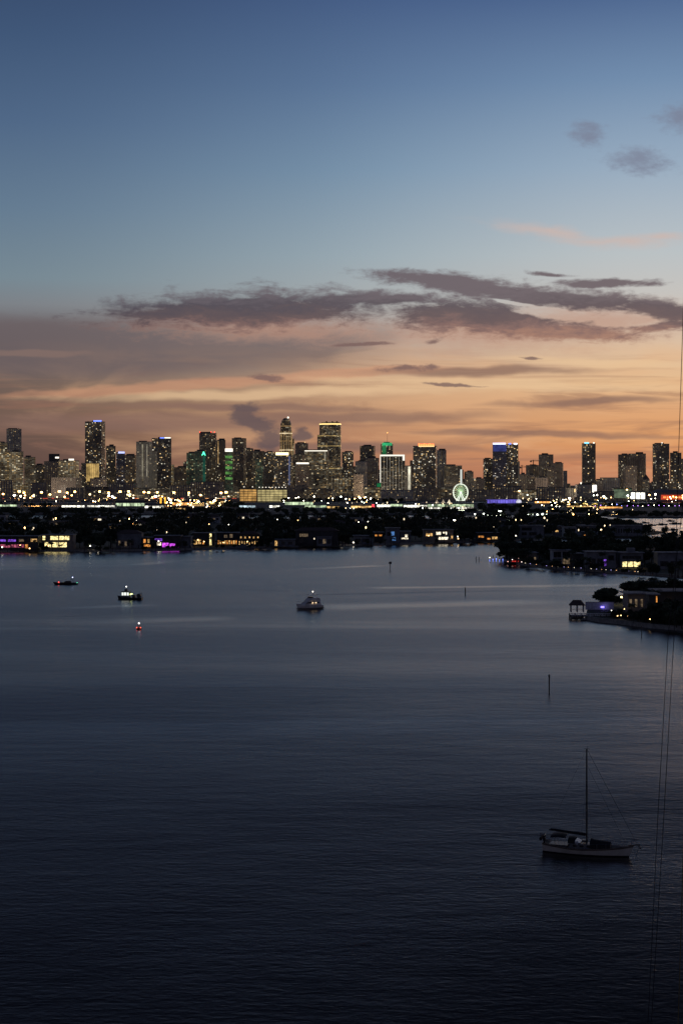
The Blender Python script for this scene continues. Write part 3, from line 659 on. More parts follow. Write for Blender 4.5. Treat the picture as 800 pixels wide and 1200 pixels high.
# --- amber and yellow garage at the water
def garage(x0,x1,yt,yb,d,m,label,nf,lamps):
    W=(x1-x0)*d/F; h=Z(yt,d)-BASE_Z; dp=W*.4
    o=empty('parking_garage',(X((x0+x1)/2,d),d,BASE_Z),0,label,'parking garage')
    b=MB(); b.box(-W/2+1,W/2-1,-dp/2+2.5,dp/2,0,h-1.5); b.build('lit_interior',m,o)
    for k in range(nf+1):
        z=h*k/nf; f=MB(); f.box(-W/2,W/2,-dp/2,dp/2+.6,z-.9 if k else 0,z+.4); f.build('floor_slab',M_SLAB,o)
    for k in range(int(W/11)+1):
        c=MB(); x=-W/2+W*k/int(W/11); c.box(x-.45,x+.45,-dp/2+.05,-dp/2+.85,0,h-.92); c.build('column',M_SLAB,o)
    for k in range(lamps):
        x=-W/2+W*(k+.5)/lamps; c=MB(); c.tube([(x,0,h+.3),(x,0,h+5)],.25,5); p=c.build('lamp_post',M_DARKM,o); q=MB(); q.box(x-1.4,x+1.4,-1,1,h+4.9,h+6.6); q.build('lamp_head',GL['white'],p)
garage(281,301,573,588,4250,glow('garage_amber',(1,.55,.16),.5,.45,.07),'amber glowing parking garage left of the yellow one',5,2)
garage(302,336.5,573.5,588,4200,glow('garage_yellow',(.95,.78,.34),.46,.4,.07),'yellow glowing open-deck parking garage with a row of rooftop lamps',5,9)

# --- arena with its red band
o=empty('arena',(X(784,4250),4250,BASE_Z),0,'broad round arena with a glowing red lit band at the right edge','arena')
W=44*4250/F; h=Z(575,4250)-BASE_Z
b=MB(); b.prism(plan_round(W,W),0,h*.86); b.prism(plan_round(W,W),h*.86,h*1.1,k=.7); b.build('drum',mat('arena_panel',(.3,.28,.27)),o)
def arc(r,a0,a1,z0,z1,m,name,par,th=.8):
    b=MB(); n=14
    for i in range(n):
        q0=R(a0+(a1-a0)*i/n); q1=R(a0+(a1-a0)*(i+1)/n)
        b.prism([(r*math.cos(q0),r*math.sin(q0)),((r+th)*math.cos(q0),(r+th)*math.sin(q0)),((r+th)*math.cos(q1),(r+th)*math.sin(q1)),(r*math.cos(q1),r*math.sin(q1))][::-1],z0,z1,bottom=True)
    return b.build(name,m,par)
arc(W/2+.2,232,318,h*.16,h*.60,glow('arena_red',(1,.11,.04),.45,.5,.05),'lit_band',o)
for k in range(14): arc(W/2+1.2,240+k*5.2,240+k*5.2+random.uniform(1.5,3.6),h*.30,h*.46,glow('arena_orange',(1,.45,.12),1.4),'band_light',o)
# --- cranes over the building site
def crane(px,yt,yb,d,l,label,jib0,jib1):
    o=empty('tower_crane',(X(px,d),d,Z(yb,d)),R(20),label,'crane')
    h=Z(yt,d)-Z(yb,d)
    b=MB(); b.box(-1,1,-1,1,0,h); b.build('mast',M_DARKM,o)
    j=MB(); j.box(jib0,jib1,-.7,.7,h*.8,h*.8+1.6); jj=j.build('jib',M_DARKM,o)
    j=MB(); j.tube([(jib0,0,h*.8+1.6),(0,0,h),(jib1,0,h*.8+1.6)],.35,4); j.build('stay',M_DARKM,jj)
    c=MB(); c.box(jib0,jib0+5,-1.6,1.6,h*.8-3.5,h*.8); c.build('counterweight',M_SLAB,o)
crane(624.5,539,546,5200,0,'thin tower crane over the tan tower under construction',-12,26)
crane(611,545,558,4850,0,'thin tower crane right of the paired blue-topped towers',-8,14)

# --- added unseen fill spots that brighten the tower fronts
for k_ in range(11):
    l=bpy.data.lights.new('tower_fill_light','SPOT'); l.energy=1.5e5; l.color=(1,.80,.60); l.spot_size=R(165); l.spot_blend=.5; l.shadow_soft_size=6
    q=bpy.data.objects.new('tower_fill_light',l); C.objects.link(q); q.location=((-1050,-875,-630,-420,-210,92,215,420,630,850,1060)[k_],4475,30); q.rotation_euler=(R(100),0,0)
# --- the big wheel
o=empty('ferris_wheel',(X(539.3,4100),4100,BASE_Z),R(28),'big observation wheel glowing white and green','ferris wheel')
rw=10*4100/F; zc=Z(577,4100)-BASE_Z
WH=glow('wheel_white',(.95,1,.83),1.05); WG=glow('wheel_green',(.70,1,.56),.62,.5,.08)
b=MB()
for yy in (-1.5,1.5):
    b.tube([(rw*math.cos(2*PI*k/40),yy,zc+rw*math.sin(2*PI*k/40)) for k in range(41)],.85,6)
b.build('rim',WH,o)
b=MB()
for k in range(20):
    a=2*PI*k/20
    for yy in (-1.5,1.5): b.tube([(0,yy*.5,zc),(rw*math.cos(a),yy,zc+rw*math.sin(a))],.38,4)
b.build('spokes',WG,o)
b=MB(); b.tube([(0,-3,zc),(0,3,zc)],2.2,10); b.build('hub',glow('hub_green',(.9,1,.85),1.5),o)
gm=mat('gondola_white',(.7,.7,.7),.3)
for k in range(24):
    a=2*PI*(k+.5)/24; b=MB(); b.ball((rw*1.06*math.cos(a),0,zc+rw*1.06*math.sin(a)-1),1.1,6,5,sq=(1,1.1,1)); b.build('gondola',gm,o)
for sx in (-1,1):
    for yy in (-5,5):
        b=MB(); b.tube([(sx*11,yy,0),(0,yy*.5,zc)],[1.1,.7],6); b.build('leg',glow('leg_white',(.95,1,.9),1.3),o)
b=MB(); b.box(-14,14,-8,8,0,2.5); b.build('platform',M_CONC,o)
# ================================================================ harbour edge: roads, sheds, lamps
LAMPS = {}
def lamp(px,py,d,kind='mast',col='orange',label='',group=None,hz=1.6,hs=1.0):
    h=Z(py,d)-hz; key=(kind,col)
    if key not in LAMPS:
        o=empty('mast_lamp' if kind=='mast' else 'street_lamp',(0,0,0))
        b=MB(); 
        if kind=='mast':
            b.tube([(0,0,0),(0,0,1)],[.014,.008],6); b.build('post',mat('lamp_steel',(.25,.25,.25),.5,metal=.5),o)
            q=MB(); q.prism([(.075*math.cos(2*PI*k/8),.075*math.sin(2*PI*k/8)) for k in range(8)],.95,1.06,bottom=True); q.build('lamp_head',LC[col],o)
        else:
            b.tube([(0,0,0),(0,0,.95),(0,-.04,1.0),(0,-.16,1.01)],.010,6); b.build('post',mat('lamp_steel',(.25,.25,.25),.5,metal=.5),o)
            q=MB(); q.ball((0,-.18,1.0),.12,8,6,sq=(1,1,.8)); q.build('lamp_head',LC[col],o)
        LAMPS[key]=o; c=o
    else: c=copy_tree(LAMPS[key])
    c.location=(X(px,d),d,hz); c.scale=(h*hs,h*hs,h)
    tag(c,label,'lamp',group); return c
LC=dict(orange=glow('lamp_orange',(1,.50,.14),16,sample=True), white=glow('lamp_white',(1,.90,.66),16,sample=True), gwhite=glow('lamp_cold',(.9,1,.8),11,sample=True),
        red=glow('lamp_red',(1,.08,.05),9), blue=glow('lamp_blue',(.2,.25,1),7), purple=glow('lamp_purple',(.55,.25,1),6), dim=glow('lamp_dim',(1,.75,.4),3.5), faint=glow('lamp_faint',(1,.80,.52),1.3))
for px,py in [(23,576),(28.5,577.5),(49,577),(70,576),(79,577.5),(88,576.3),(117,576.2),(127.5,577.5),(141,576.2),(151,576),(169,576.7),(174.5,577.2),(184.5,577),(204,577.3),(221.5,577.5),(259,577.6),(265,577),(4,579)]:
    lamp(px,py,3300+random.uniform(-60,60),'mast','orange','tall mast lamp glowing orange over the viaduct','orange mast lamps over the viaduct',hs=random.uniform(.8,1.25))
for px,py,s in [(138,611.5,1.1),(151,609,2.0),(160,609.6,1.3),(169,609.6,1.1),(175,610,1.2),(182,610.4,1.3)]:
    lamp(px,py,1900,'street','white','bright white road lamp in the row above the dark trees at left','white road lamps in a row at left',1.2,s)
for px,py in [(78,615),(85.5,615.2),(57.5,615.5)]:
    lamp(px,py,1700,'street','orange','orange garden lamp among the dark trees of the far island at left','orange garden lamps on the far island',1.2,1.1)
for px,py,s in [(556,602.5,1),(566,602,1.3),(571,603.5,.8),(576,604,1),(581,604,1),(586,604,1),(592,605,.8),(596,604.5,1),(607.5,605.5,1.2),(619,603,1.8),(624,603,1),(629,603,1.5),(635,602.6,1.4),(640,603,1.6),(648,604,.9),(654,605,1)]:
    lamp(px,py,1960,'street','gwhite','bright white quay lamp in the row right of the big wheel','white quay lamps right of the big wheel',1.6,s)
lamp(585.5,599,2020,'mast','gwhite','tallest white floodlight standing over the row of quay lamps',None,hs=2.3)
lamp(532,609.5,1650,'street','white','single white lamp low in front of the dark quay trees below the big wheel',None,1.6,1.3)
lamp(343.5,595.5,2700,'mast','orange','lone orange floodlight over a reddish shed at centre left',None,hs=1.4)
lamp(608,575.5,4000,'mast','orange','large amber lamp at the foot of the paired blue-topped towers',None,hs=1.1); lamp(617.5,580,4000,'mast','gwhite','cold white mast lamp right of the large amber lamp',None,hs=.8)
lamp(734,574,4200,'mast','orange','amber mast lamp over the green-lit hall',None,hs=.7)
rl=random.Random(5)
def scatter(n,xa,xb,ya,yb,d0,d1,cols,label,group,kind='street',hs=(.6,1.2)):
    for _ in range(n):
        d=rl.uniform(d0,d1); py=rl.uniform(ya,yb); d=min(d,(EYE-1.6-rl.uniform(6,10))*F/(py-HY)); lamp(rl.uniform(xa,xb),py,d,kind,rl.choice(cols),label,group,1.6,rl.uniform(*hs))
scatter(70,0,270,579,588,3500,3900,['orange','orange','white','dim','dim'],'small warm lamp along the harbour road at left','warm lamps along the left harbour road',hs=(.6,1.3))
scatter(44,195,262,585,595,2700,3200,['orange','orange','white','dim'],'small warm lamp in the busy yard left of the amber garage','warm lamps in the left yard',hs=(.5,1.0))
scatter(34,330,445,581,590,3600,3900,['white','gwhite','dim','orange'],'small pale lamp on the quay below the gold-crowned tower','pale lamps on the middle quay',hs=(.6,1.2))
scatter(30,400,560,588,596,2500,3000,['gwhite','dim','dim','faint'],'small white lamp along the cruise terminals','white lamps along the cruise terminals',hs=(.3,.6))
scatter(40,612,700,583,594,3000,3800,['orange','white','dim','dim'],'small warm lamp in the right harbour yard','warm lamps in the right harbour yard',hs=(.5,1.2))
scatter(34,690,800,579,588,3700,3950,['white','dim','orange','gwhite'],'small lamp along the far right waterfront','lamps along the far right waterfront',hs=(.5,1.1))
scatter(18,640,745,595,604,2250,2500,['orange','dim','faint'],'small amber lamp among the trees of the right causeway','amber lamps among the right causeway trees',hs=(.35,.75))
for k in range(17):
    px=697+k*6.2+rl.uniform(-1,1); d=2900
    lamp(px,592+rl.uniform(-1,1.2),d,'street',rl.choice(['purple','purple','blue','white']),'purple or white palm uplight in the row along the right causeway','uplights in a row along the right causeway',1.6,.8)
scatter(16,0,600,606,625,1450,1900,['faint','dim','faint','faint','orange'],'faint lamp between houses deep in the far island trees','faint lamps deep in the far island',hs=(.35,.7))
scatter(9,600,760,606,622,1420,1800,['faint','faint','dim'],'faint lamp between houses behind the right headland','faint lamps behind the right headland',hs=(.35,.65))
for px,d,e,c in [(45,3280,60e3,(1,.5,.15)),(120,3280,60e3,(1,.5,.15)),(230,3000,80e3,(1,.5,.16)),(175,3250,60e3,(1,.5,.15)),(480,2750,50e3,(1,.95,.75)),(535,2750,50e3,(.9,1,.75)),(600,1970,9e3,(.95,1,.8)),(632,1960,9e3,(.95,1,.8)),(725,2330,16e3,(1,.55,.2)),(690,3200,50e3,(1,.6,.25))]:
    l=bpy.data.lights.new('lamp_light','SPOT'); l.spot_size=R(150); l.spot_blend=.6; l.energy=e*9; l.color=c; l.shadow_soft_size=1.5
    q=bpy.data.objects.new('lamp_light',l); C.objects.link(q); q.location=(X(px,d),d,24 if d>2500 else 11)
def shed(x0,x1,yt,d,label,wall,litm=None,roof='flat',nb=6,cat='terminal',name='terminal_shed',depth=30,zl=(.25,.75),group=None,roofm=None):
    W=(x1-x0)*d/F; h=max(3.5,Z(yt,d)-1.6)
    o=empty(name,(X((x0+x1)/2,d),d,1.6),0,label,cat,group)
    b=MB(); b.box(-W/2,W/2,-depth/2,depth/2,0,h); b.build('wall',wall,o)
    r=MB()
    if roof=='flat': r.box(-W/2-1,W/2+1,-depth/2-2.5,depth/2+1,h,h+.8)
    elif roof=='gable':
        r.add([(-W/2-1,-depth/2-1,h),(W/2+1,-depth/2-1,h),(W/2+1,0,h+3.5),(-W/2-1,0,h+3.5),(W/2+1,depth/2+1,h),(-W/2-1,depth/2+1,h)],[(0,1,2,3),(3,2,4,5),(0,3,5),(1,4,2)])
    elif roof=='vault':
        n=10; r.loft([[(xx,-depth/2*math.cos(PI*k/n),h+.25*depth*math.sin(PI*k/n)*.5) for k in range(n+1)] for xx in (-W/2-1,W/2+1)])
    r.build('roof',roofm or M_ROOF,o)
    if litm:
        for k in range(nb):
            a=-W/2+W*(k+.06)/nb; c=-W/2+W*(k+.94)/nb
            q=MB(); q.box(a,c,-depth/2-.25,-depth/2-.02,h*zl[0],h*zl[1]); q.build('lit_bay',litm,o)
    return o
M_WALL=mat('shed_wall',(.30,.30,.28),.8,scale=.1); M_PALE=mat('shed_pale',(.55,.55,.52),.7,scale=.1)
bright=glow('bay_white',(1,.97,.82),1.5,.8,.09); bayg=glow('bay_green',(.8,1,.62),.6,.85,.09); bayw=glow('bay_warm',(1,.62,.22),.9,.85,.09); bayo=glow('bay_orange',(1,.45,.12),1.1,.85,.09); bayc=glow('bay_cyan',(.7,.9,1),.9,.5,.05)
for i,(a,b_,y,d,m,r,l) in enumerate([
 (-8,22,591,3000,bayg,'flat','long low shed with a green-yellow lit front at the left edge'),
 (74,101,592,2900,bright,'flat','low shed with one brilliant white strip, first right of the left trees'),
 (104,136,592,2950,bright,'flat','second low shed with a brilliant white strip, under the gold wall block'),
 (137,171,588.5,3000,bayg,'vault','vaulted green-grey lit terminal above the row of white road lamps'),
 (171,193,592,2850,bright,'gable','white-edged low shed left of the two amber pillars'),
 (203,221,588,3150,bayo,'gable','orange glowing yard shed right of the two amber pillars'),
 (222,240,590,3000,bayw,'flat','warm lit yard shed in the middle of the left yard'),
 (243,263,586.5,3300,bayw,'gable','long warm roofed shed left of the amber garage'),
 (200,219,595,2600,bayw,'flat','lowest warm lit shed in the left yard'),
 (281,300,592,2800,bayc,'flat','low shed with a pale bluish strip below the amber garage'),
 (316,328,592,2850,bright,'flat','short white-lit shed below the yellow garage'),
 (334,367,588,3100,bayg,'flat','pale green lit terminal right of the yellow garage'),
 (357,383,592,2850,bayg,'flat','low green-white lit quay shed overlapping the pale green terminal'),
 (383,398,593,2800,bayw,'flat','small dim warm shed below the colonnaded block'),
 (411,435,592.5,2800,bayw,'flat','low warm lit shed left of the red neon pylon'),
 (441,457,591,2900,bright,'flat','short brilliant white terminal right of the red neon pylon'),
 (455,475,590,3050,bayg,'vault','vaulted green-yellow terminal in the middle of the cruise quay'),
 (472,500,591.5,2850,bright,'flat','long white-lit terminal right of the vaulted green-yellow one'),
 (499,554,590.5,2900,bayg,'flat','longest two-deck lit terminal running below the big wheel'),
 (625,643,587,3600,bayo,'gable','shed with a glowing orange roof edge right of the purple hall'),
 (654,665,588,3500,bayw,'flat','small amber lit shed right of the orange-roofed one'),
 (662,690,592.5,3000,bayw,'flat','low dim shed at the start of the right causeway'),
 (700,727,593.5,2800,bayo,'flat','thin orange-lit shelter on the right causeway'),
 ]):
    o=shed(a,b_,y,d,l,M_WALL if i%2 else M_PALE,m,r,nb=max(3,int((b_-a)/4)),zl=(.35,.85) if r!='flat' else (.45,.95))
    if 'two-deck' in l:
        W=(b_-a)*d/F; q=MB(); q.box(-W/2,W/2,-19,-15.3,3.0,3.6); q.build('deck',M_PALE,o)
        for k in range(14): q=MB(); q.box(-W/2+W*(k+.1)/14,-W/2+W*(k+.85)/14,-15.4,-15.27,.4,2.6); q.build('lit_bay',bright,o)
    if 'orange roof' in l or 'orange-roofed' in l:
        pass
# white peaked tents
TENT=glow('tent_cloth',(1,.80,.55),.32,.5,.15)
for i,(px,l) in enumerate([(511.5,'leftmost and dimmest of the three peaked tents left of the big wheel'),(519,'middle one of the three peaked tents left of the big wheel'),(526,'brightest peaked tent, nearest the big wheel')]):
    d=3300; o=empty('peaked_tent',(X(px,d),d,1.6),0,l,'tent'); w_=6.2*d/F
    b=MB(); h=Z(585.2,d)-1.6
    rings=[[(w_/2*k*math.cos(2*PI*a/12),w_/2*k*math.sin(2*PI*a/12),z) for a in range(12)] for k,z in ((1,h*.42),(.6,h*.55),(.3,h*.75),(.06,h))]
    b.loft(rings,closed=True); b.build('canopy',TENT if i<2 else glow('tent_bright',(1,.84,.6),.8,.4,.15),o)
    for a in range(6):
        p=MB(); x,y=w_*.48*math.cos(2*PI*a/6),w_*.48*math.sin(2*PI*a/6); p.tube([(x,y,0),(x,y,h*.43)],.2,5); p.build('pole',M_DARKM,o)
# red neon pylon and two amber pillars
d=2750; o=empty('neon_pylon',(X(437,d),d,1.6),0,'red neon pylon standing among the quay sheds at centre','sign')
h=Z(590.5,d)-1.6; b=MB(); b.box(-2.2,2.2,-.8,.8,0,h); b.build('column',M_DARKM,o)
for k in range(3): q=MB(); q.box(-2.6+k*.3,2.6-k*.3,-1.1,-.82,h*(.2+.27*k),h*(.38+.27*k)); q.build('neon_panel',glow('neon_red',(1,.06,.08),2.6),o)
d=3100
for px,l,hh in [(188.5,'left one of the two tall glowing amber pillars',582.5),(193.5,'right, slimmer one of the two glowing amber pillars',582.5)]:
    o=empty('lit_pillar',(X(px,d),d,1.6),0,l,'pillar'); h=Z(hh,d)-1.6; w_=1.6 if px<190 else 1.1
    b=MB(); b.box(-w_,w_,-w_,w_,0,h); b.build('shaft',glow('pillar_amber',(1,.45,.05),1.8,.4,.1),o)
    b=MB(); b.box(-w_-.4,w_+.4,-w_-.4,w_+.4,h,h+1.2); b.build('cap',M_SLAB,o)
    b=MB(); b.box(-w_-.8,w_+.8,-w_-.8,w_+.8,0,1.5); b.build('plinth',M_SLAB,o)
# purple hall with its white dome
o=shed(570,606,585.6,3700,'long hall glowing violet-blue right of the big wheel',M_WALL,GL['purple'],'flat',nb=12,depth=26,name='lit_hall',cat='hall',zl=(.12,.96),roofm=glow('roof_violet',(.16,.12,.6),.5,.5,.05))
d=3600; o=empty('domed_pavilion',(X(607.5,d),d,1.6),0,'small white glowing dome at the right end of the violet hall','pavilion')
b=MB(); b.tube([(0,0,0),(0,0,5)],6,14); b.build('drum',M_PALE,o); b=MB(); b.ball((0,0,5),6.4,14,10,sq=(1,1,.95)); b.build('dome',glow('dome_white',(.85,.85,1),.75,.3,.2),o)
# viaduct at the left
d=3450; o=empty('viaduct',(X(130,d),d,0),R(0),'long level road viaduct behind the left harbour sheds','bridge')
W0,W1=X(-30,d)-X(130,d),X(280,d)-X(130,d); zt=Z(584.3,d)
b=MB(); b.box(W0,W1,-6,6,zt-2.2,zt); b.build('deck',M_CONC,o)
for yy in (-6.2,5.9): b=MB(); b.box(W0,W1,yy,yy+.3,zt-.4,zt+1.1); b.build('barrier',M_CONC,o)
x=W0+10
while x<W1:
    b=MB(); b.box(x-1,x+1,-3.5,3.5,1.4,zt-2.2); b.build('pier',M_CONC,o); x+=38
for k in range(44):
    x=W0+(W1-W0)*rl.random(); b=MB(); b.box(x-1.1-rl.random()*5,x+1.1,-6.5,-6.22,zt+.1,zt+1.0); b.build('edge_light',glow('edge_'+('r','w','o')[k%3],((1,.12,.06),(1,.8,.5),(1,.45,.15))[k%3],(1.0,1.6,1.6)[k%3]),o)
# red-lit low rail in front of the terminals
# ================================================================ trees
def leafmat(name,c):
    m,t,b=newmat(name)
    oc=t.n.new('ShaderNodeTexCoord').outputs['Object']; oi=t.n.new('ShaderNodeObjectInfo').outputs['Random']
    n=t.noise(oc,.55,4,.7)
    k=t.math('MULTIPLY', t.rng(n,.3,.72,.35,1.7), t.rng(oi,0,1,.6,1.35,False))
    s=t.n.new('ShaderNodeVectorMath'); s.operation='SCALE'; t.put(s.inputs[0],tuple(c)); t.l.new(k,s.inputs['Scale'])
    t.l.new(s.outputs[0],b.inputs['Base Color']); b.inputs['Roughness'].default_value=.6
    b.inputs['Specular IOR Level'].default_value=.2
    MATS[name]=m; return m
LEAF=leafmat('leaf_dark',(.075,.088,.050)); LEAF2=leafmat('leaf_deep',(.056,.072,.042)); PALMLEAF=leafmat('palm_leaf',(.055,.068,.036))
BARK=mat('bark',(.06,.045,.035),.9,var=.4,scale=3)
def leaf_cloud(rs,lobes,n,size,flat=.75):
    """n leaf-sized quads spread over and inside a set of lobes (x,y,z,rx,rz)"""
    lo=np.array(lobes,float); vol=lo[:,3]**2*lo[:,4]; idx=rs.choice(len(lo),n,p=vol/vol.sum())
    v=rs.normal(size=(n,3)); v/=np.linalg.norm(v,axis=1)[:,None]
    rad=rs.uniform(.25,1.0,n)**.45*(1+rs.normal(size=n)*.07)
    p=lo[idx,:3]+v*rad[:,None]*np.stack([lo[idx,3],lo[idx,3],lo[idx,4]],1)
    a=rs.normal(size=(n,3)); a/=np.linalg.norm(a,axis=1)[:,None]
    q=np.cross(a,rs.normal(size=(n,3))); q/=np.linalg.norm(q,axis=1)[:,None]
    s=size*rs.uniform(.6,1.4,n)[:,None]
    V=np.stack([p-a*s,p+q*s*flat,p+a*s,p-q*s*flat],1).reshape(-1,3)
    return V
def quads_mesh(name,V,m):
    me=bpy.data.meshes.new(name); n=len(V)//4
    me.vertices.add(len(V)); me.vertices.foreach_set('co',V.astype(np.float32).ravel())
    me.loops.add(n*4); me.loops.foreach_set('vertex_index',np.arange(n*4,dtype=np.int32))
    me.polygons.add(n); me.polygons.foreach_set('loop_start',np.arange(0,n*4,4,dtype=np.int32))
    me.materials.append(m); me.update(calc_edges=True); me.validate(); return me
def lobes_for(rs,w,h,n=11,zc=.62):
    L=[(0,0,h*zc,w*.3,h*.26)]
    for k in range(n):
        a=rs.uniform(0,2*PI); r=w*.33*rs.uniform(.35,1.05); z=h*(zc+rs.uniform(-.24,.24)); s=rs.uniform(.14,.23)
        L.append((r*math.cos(a),r*math.sin(a),z,w*s,h*s*.75))
    return L
def make_tree(seed,w,h,n,size,m,zc=.62):
    rs=np.random.default_rng(seed); o=empty('leafy_tree',(0,0,0))
    L=lobes_for(rs,w,h,12,zc); V=leaf_cloud(rs,L,n,size)
    V[:,2]=np.maximum(V[:,2],.5)
    c=bpy.data.objects.new('crown',quads_mesh('crown',V,m)); C.objects.link(c); c.parent=o
    b=MB(); b.tube([(0,0,-.3),(.1,.05,h*.2),(-.05,.1,h*.42)],[.035*h,.026*h,.018*h],7)
    for l in L[1:7]: b.tube([(0,.05,h*.3),(l[0]*.5,l[1]*.5,(h*.3+l[2])*.5),(l[0]*.9,l[1]*.9,l[2])],[.014*h,.009*h,.004*h],5)
    b.build('trunk',BARK,o); return o
def make_palm(seed,h):
    rs=np.random.default_rng(seed); o=empty('palm_tree',(0,0,0))
    bx,by=rs.uniform(-.8,.8,2)
    pts=[(bx*t_*t_,by*t_*t_,h*t_-.3*(t_==0)) for t_ in (0,.25,.5,.75,1)]
    b=MB(); b.tube(pts,[.24,.17,.15,.14,.13],7); b.build('trunk',BARK,o)
    Q=[]
    for k in range(20):
        a=2*PI*k/20+rs.uniform(-.15,.15); el=rs.uniform(-.25,1.15); L=rs.uniform(2.3,3.2); p=np.array([bx,by,h]); 
        d=np.array([math.cos(a)*math.cos(el),math.sin(a)*math.cos(el),math.sin(el)]); side=np.array([-math.sin(a),math.cos(a),0])
        ns=9
        for i in range(ns):
            p2=p+d*L/ns; d=d+np.array([0,0,-.13-.02*i]); d/=np.linalg.norm(d)
            ll=.75*math.sin(PI*(i+.7)/(ns+.6))+.12
            for sg in (-1,1):
                tip=p+side*sg*ll+d*ll*.35+np.array([0,0,-ll*.45])
                Q+= [p,p2,tip+d*.1,tip]
            Q+=[p+side*.05,p2+side*.03,p2-side*.03,p-side*.05]
            p=p2
    c=bpy.data.objects.new('crown',quads_mesh('fronds',np.array(Q),PALMLEAF)); C.objects.link(c); c.parent=o
    return o
PROTO=[make_tree(1,11,11,2600,.42,LEAF),make_tree(2,9,13,2400,.42,LEAF2,.6),make_tree(3,12,9,2600,.42,LEAF,.58),make_tree(4,8,10,2000,.40,LEAF2,.64)]
PALMS=[make_palm(7,9),make_palm(8,11),make_palm(9,7.5)]
_used=set()
def plant(pr,x,y,z,sx,sz,label,group,cat='tree'):
    if pr.name not in _used: _used.add(pr.name); c=pr
    else: c=copy_tree(pr)
    c.location=(x,y,z-.1); c.rotation_euler=(0,0,random.uniform(0,6.28)); c.scale=(sx,sx,sz)
    return tag(c,label,cat,group)

# ================================================================ houses
H_WHITE=mat('stucco_white',(.42,.42,.42),.8,scale=.3); H_GREY=mat('stucco_grey',(.20,.20,.21),.8,scale=.3); H_DARK=mat('stucco_dark',(.07,.065,.06),.8,scale=.3); H_TAN=mat('stucco_tan',(.30,.25,.2),.8,scale=.3)
H_ROOF=mat('roof_slab',(.30,.30,.31),.85,scale=.3); H_TILE=mat('roof_tile',(.12,.08,.065),.85,scale=1.5)
W_DARK=mat('window_dark',(.012,.014,.018),.12,var=.1); W_FRAME=mat('window_frame',(.10,.10,.10),.5)
W=dict(yellow=glow('win_yellow',(1,.80,.34),1.25,.85,.8),warm=glow('win_warm',(1,.58,.2),.7,.85,.8),orange=glow('win_orange',(1,.38,.08),.6,.85,.8),white=glow('win_white',(1,.86,.62),1.2,.85,.8),
       purple=glow('win_purple',(.35,.12,1),.5,.85,.8),pink=glow('win_pink',(1,.2,.35),.35,.85,.8),blue=glow('win_blue',(.16,.42,1),.45,.4,.4),dim=glow('win_dim',(1,.7,.4),.10,.85,.8),magenta=glow('win_magenta',(.80,.10,1),.9,.85,.8),dark=W_DARK)
def house(x0,x1,yt,yb,label,wall=H_WHITE,wins=(),roof='flat',dp=11,rz=0,back=0.0,z0=1.2,name='waterfront_house',cat='house',group=None,door=True,pent=None,over=.7,frame=True,wing=None):
    d=D(yb,z0)+back; Wd=(x1-x0)*d/F; h=max(3,Z(yt,d)-z0)
    o=empty(name,(X((x0+x1)/2,d),d+dp/2,z0),R(rz),label,cat,group)
    b=MB(); b.box(-Wd/2,Wd/2,-dp/2,dp/2,-.3,h); b.build('wall',wall,o)
    r=MB()
    if roof=='flat': r.box(-Wd/2-over,Wd/2+over,-dp/2-over-.6,dp/2+over,h,h+.38); rm=H_ROOF
    else:
        rm=H_TILE; e=.8; hh=min(2.4,h*.35); ins=min(dp*.45,Wd*.4)
        r.add([(-Wd/2-e,-dp/2-e,h),(Wd/2+e,-dp/2-e,h),(Wd/2+e,dp/2+e,h),(-Wd/2-e,dp/2+e,h),(-Wd/2+ins,0,h+hh),(Wd/2-ins,0,h+hh)],[(0,1,5,4),(1,2,5),(2,3,4,5),(3,0,4),(0,3,2,1)])
    rr=r.build('roof',rm,o)
    if wing:
        a,c,f=wing; q=MB(); q.box(-Wd/2+a*Wd,-Wd/2+c*Wd,-dp/2-3.2,-dp/2-.01,-.3,h*f); wg=q.build('wing',H_GREY if wall is not H_GREY else H_TAN,o)
        q=MB(); q.box(-Wd/2+a*Wd-.4,-Wd/2+c*Wd+.4,-dp/2-3.7,-dp/2-.01,h*f,h*f+.3); q.build('roof',H_ROOF,wg)
        for kk in range(3): q=MB(); u=-Wd/2+(a+(c-a)*(.12+.3*kk))*Wd; q.box(u,u+(c-a)*Wd*.2,-dp/2-3.28,-dp/2-3.21,h*f*.25,h*f*.75); q.build('window',W['dim' if kk==1 else 'dark'],wg)
    if pent: b=MB(); b.box(pent[0]*Wd,pent[1]*Wd,-2.5,2.5,h+.38,h+.38+pent[2]); b.build('roof_cabin',wall,rr)
    for (u0,u1,v0,v1,k) in wins:
        a0,a1,c0,c1=-Wd/2+u0*Wd,-Wd/2+u1*Wd,v0*h,v1*h
        q=MB(); y=-dp/2; fr=.12
        q.box(a0,a1,y-.06,y-.003,c0,c1,0)
        wd=a1-a0; nmul=max(1,int(wd/1.6))
        for i in range(nmul+1):
            x=a0+wd*i/nmul; q.box(x-.06,x+.06,y-.12,y-.062,c0,c1,1)
        q.box(a0-.08,a1+.08,y-.13,y-.064,c1,c1+.1,1); q.box(a0-.08,a1+.08,y-.2,y-.064,c0-.1,c0,1)
        q.build('window',[W[k],W_FRAME],o)
    if door:
        q=MB(); q.box(Wd*.36,Wd*.36+1.0,-dp/2-.1,-dp/2-.003,0,2.2); q.build('door',H_DARK,o)
    return o
HS=[]  # pixel spans kept clear of front trees: x0,x1,front distance
def hs(*a,**k):
    k['back']=k.get('back',0)+9; HS.append((a[0],a[1],D(a[3],1.2)+k['back']+4)); return house(*a,**k)
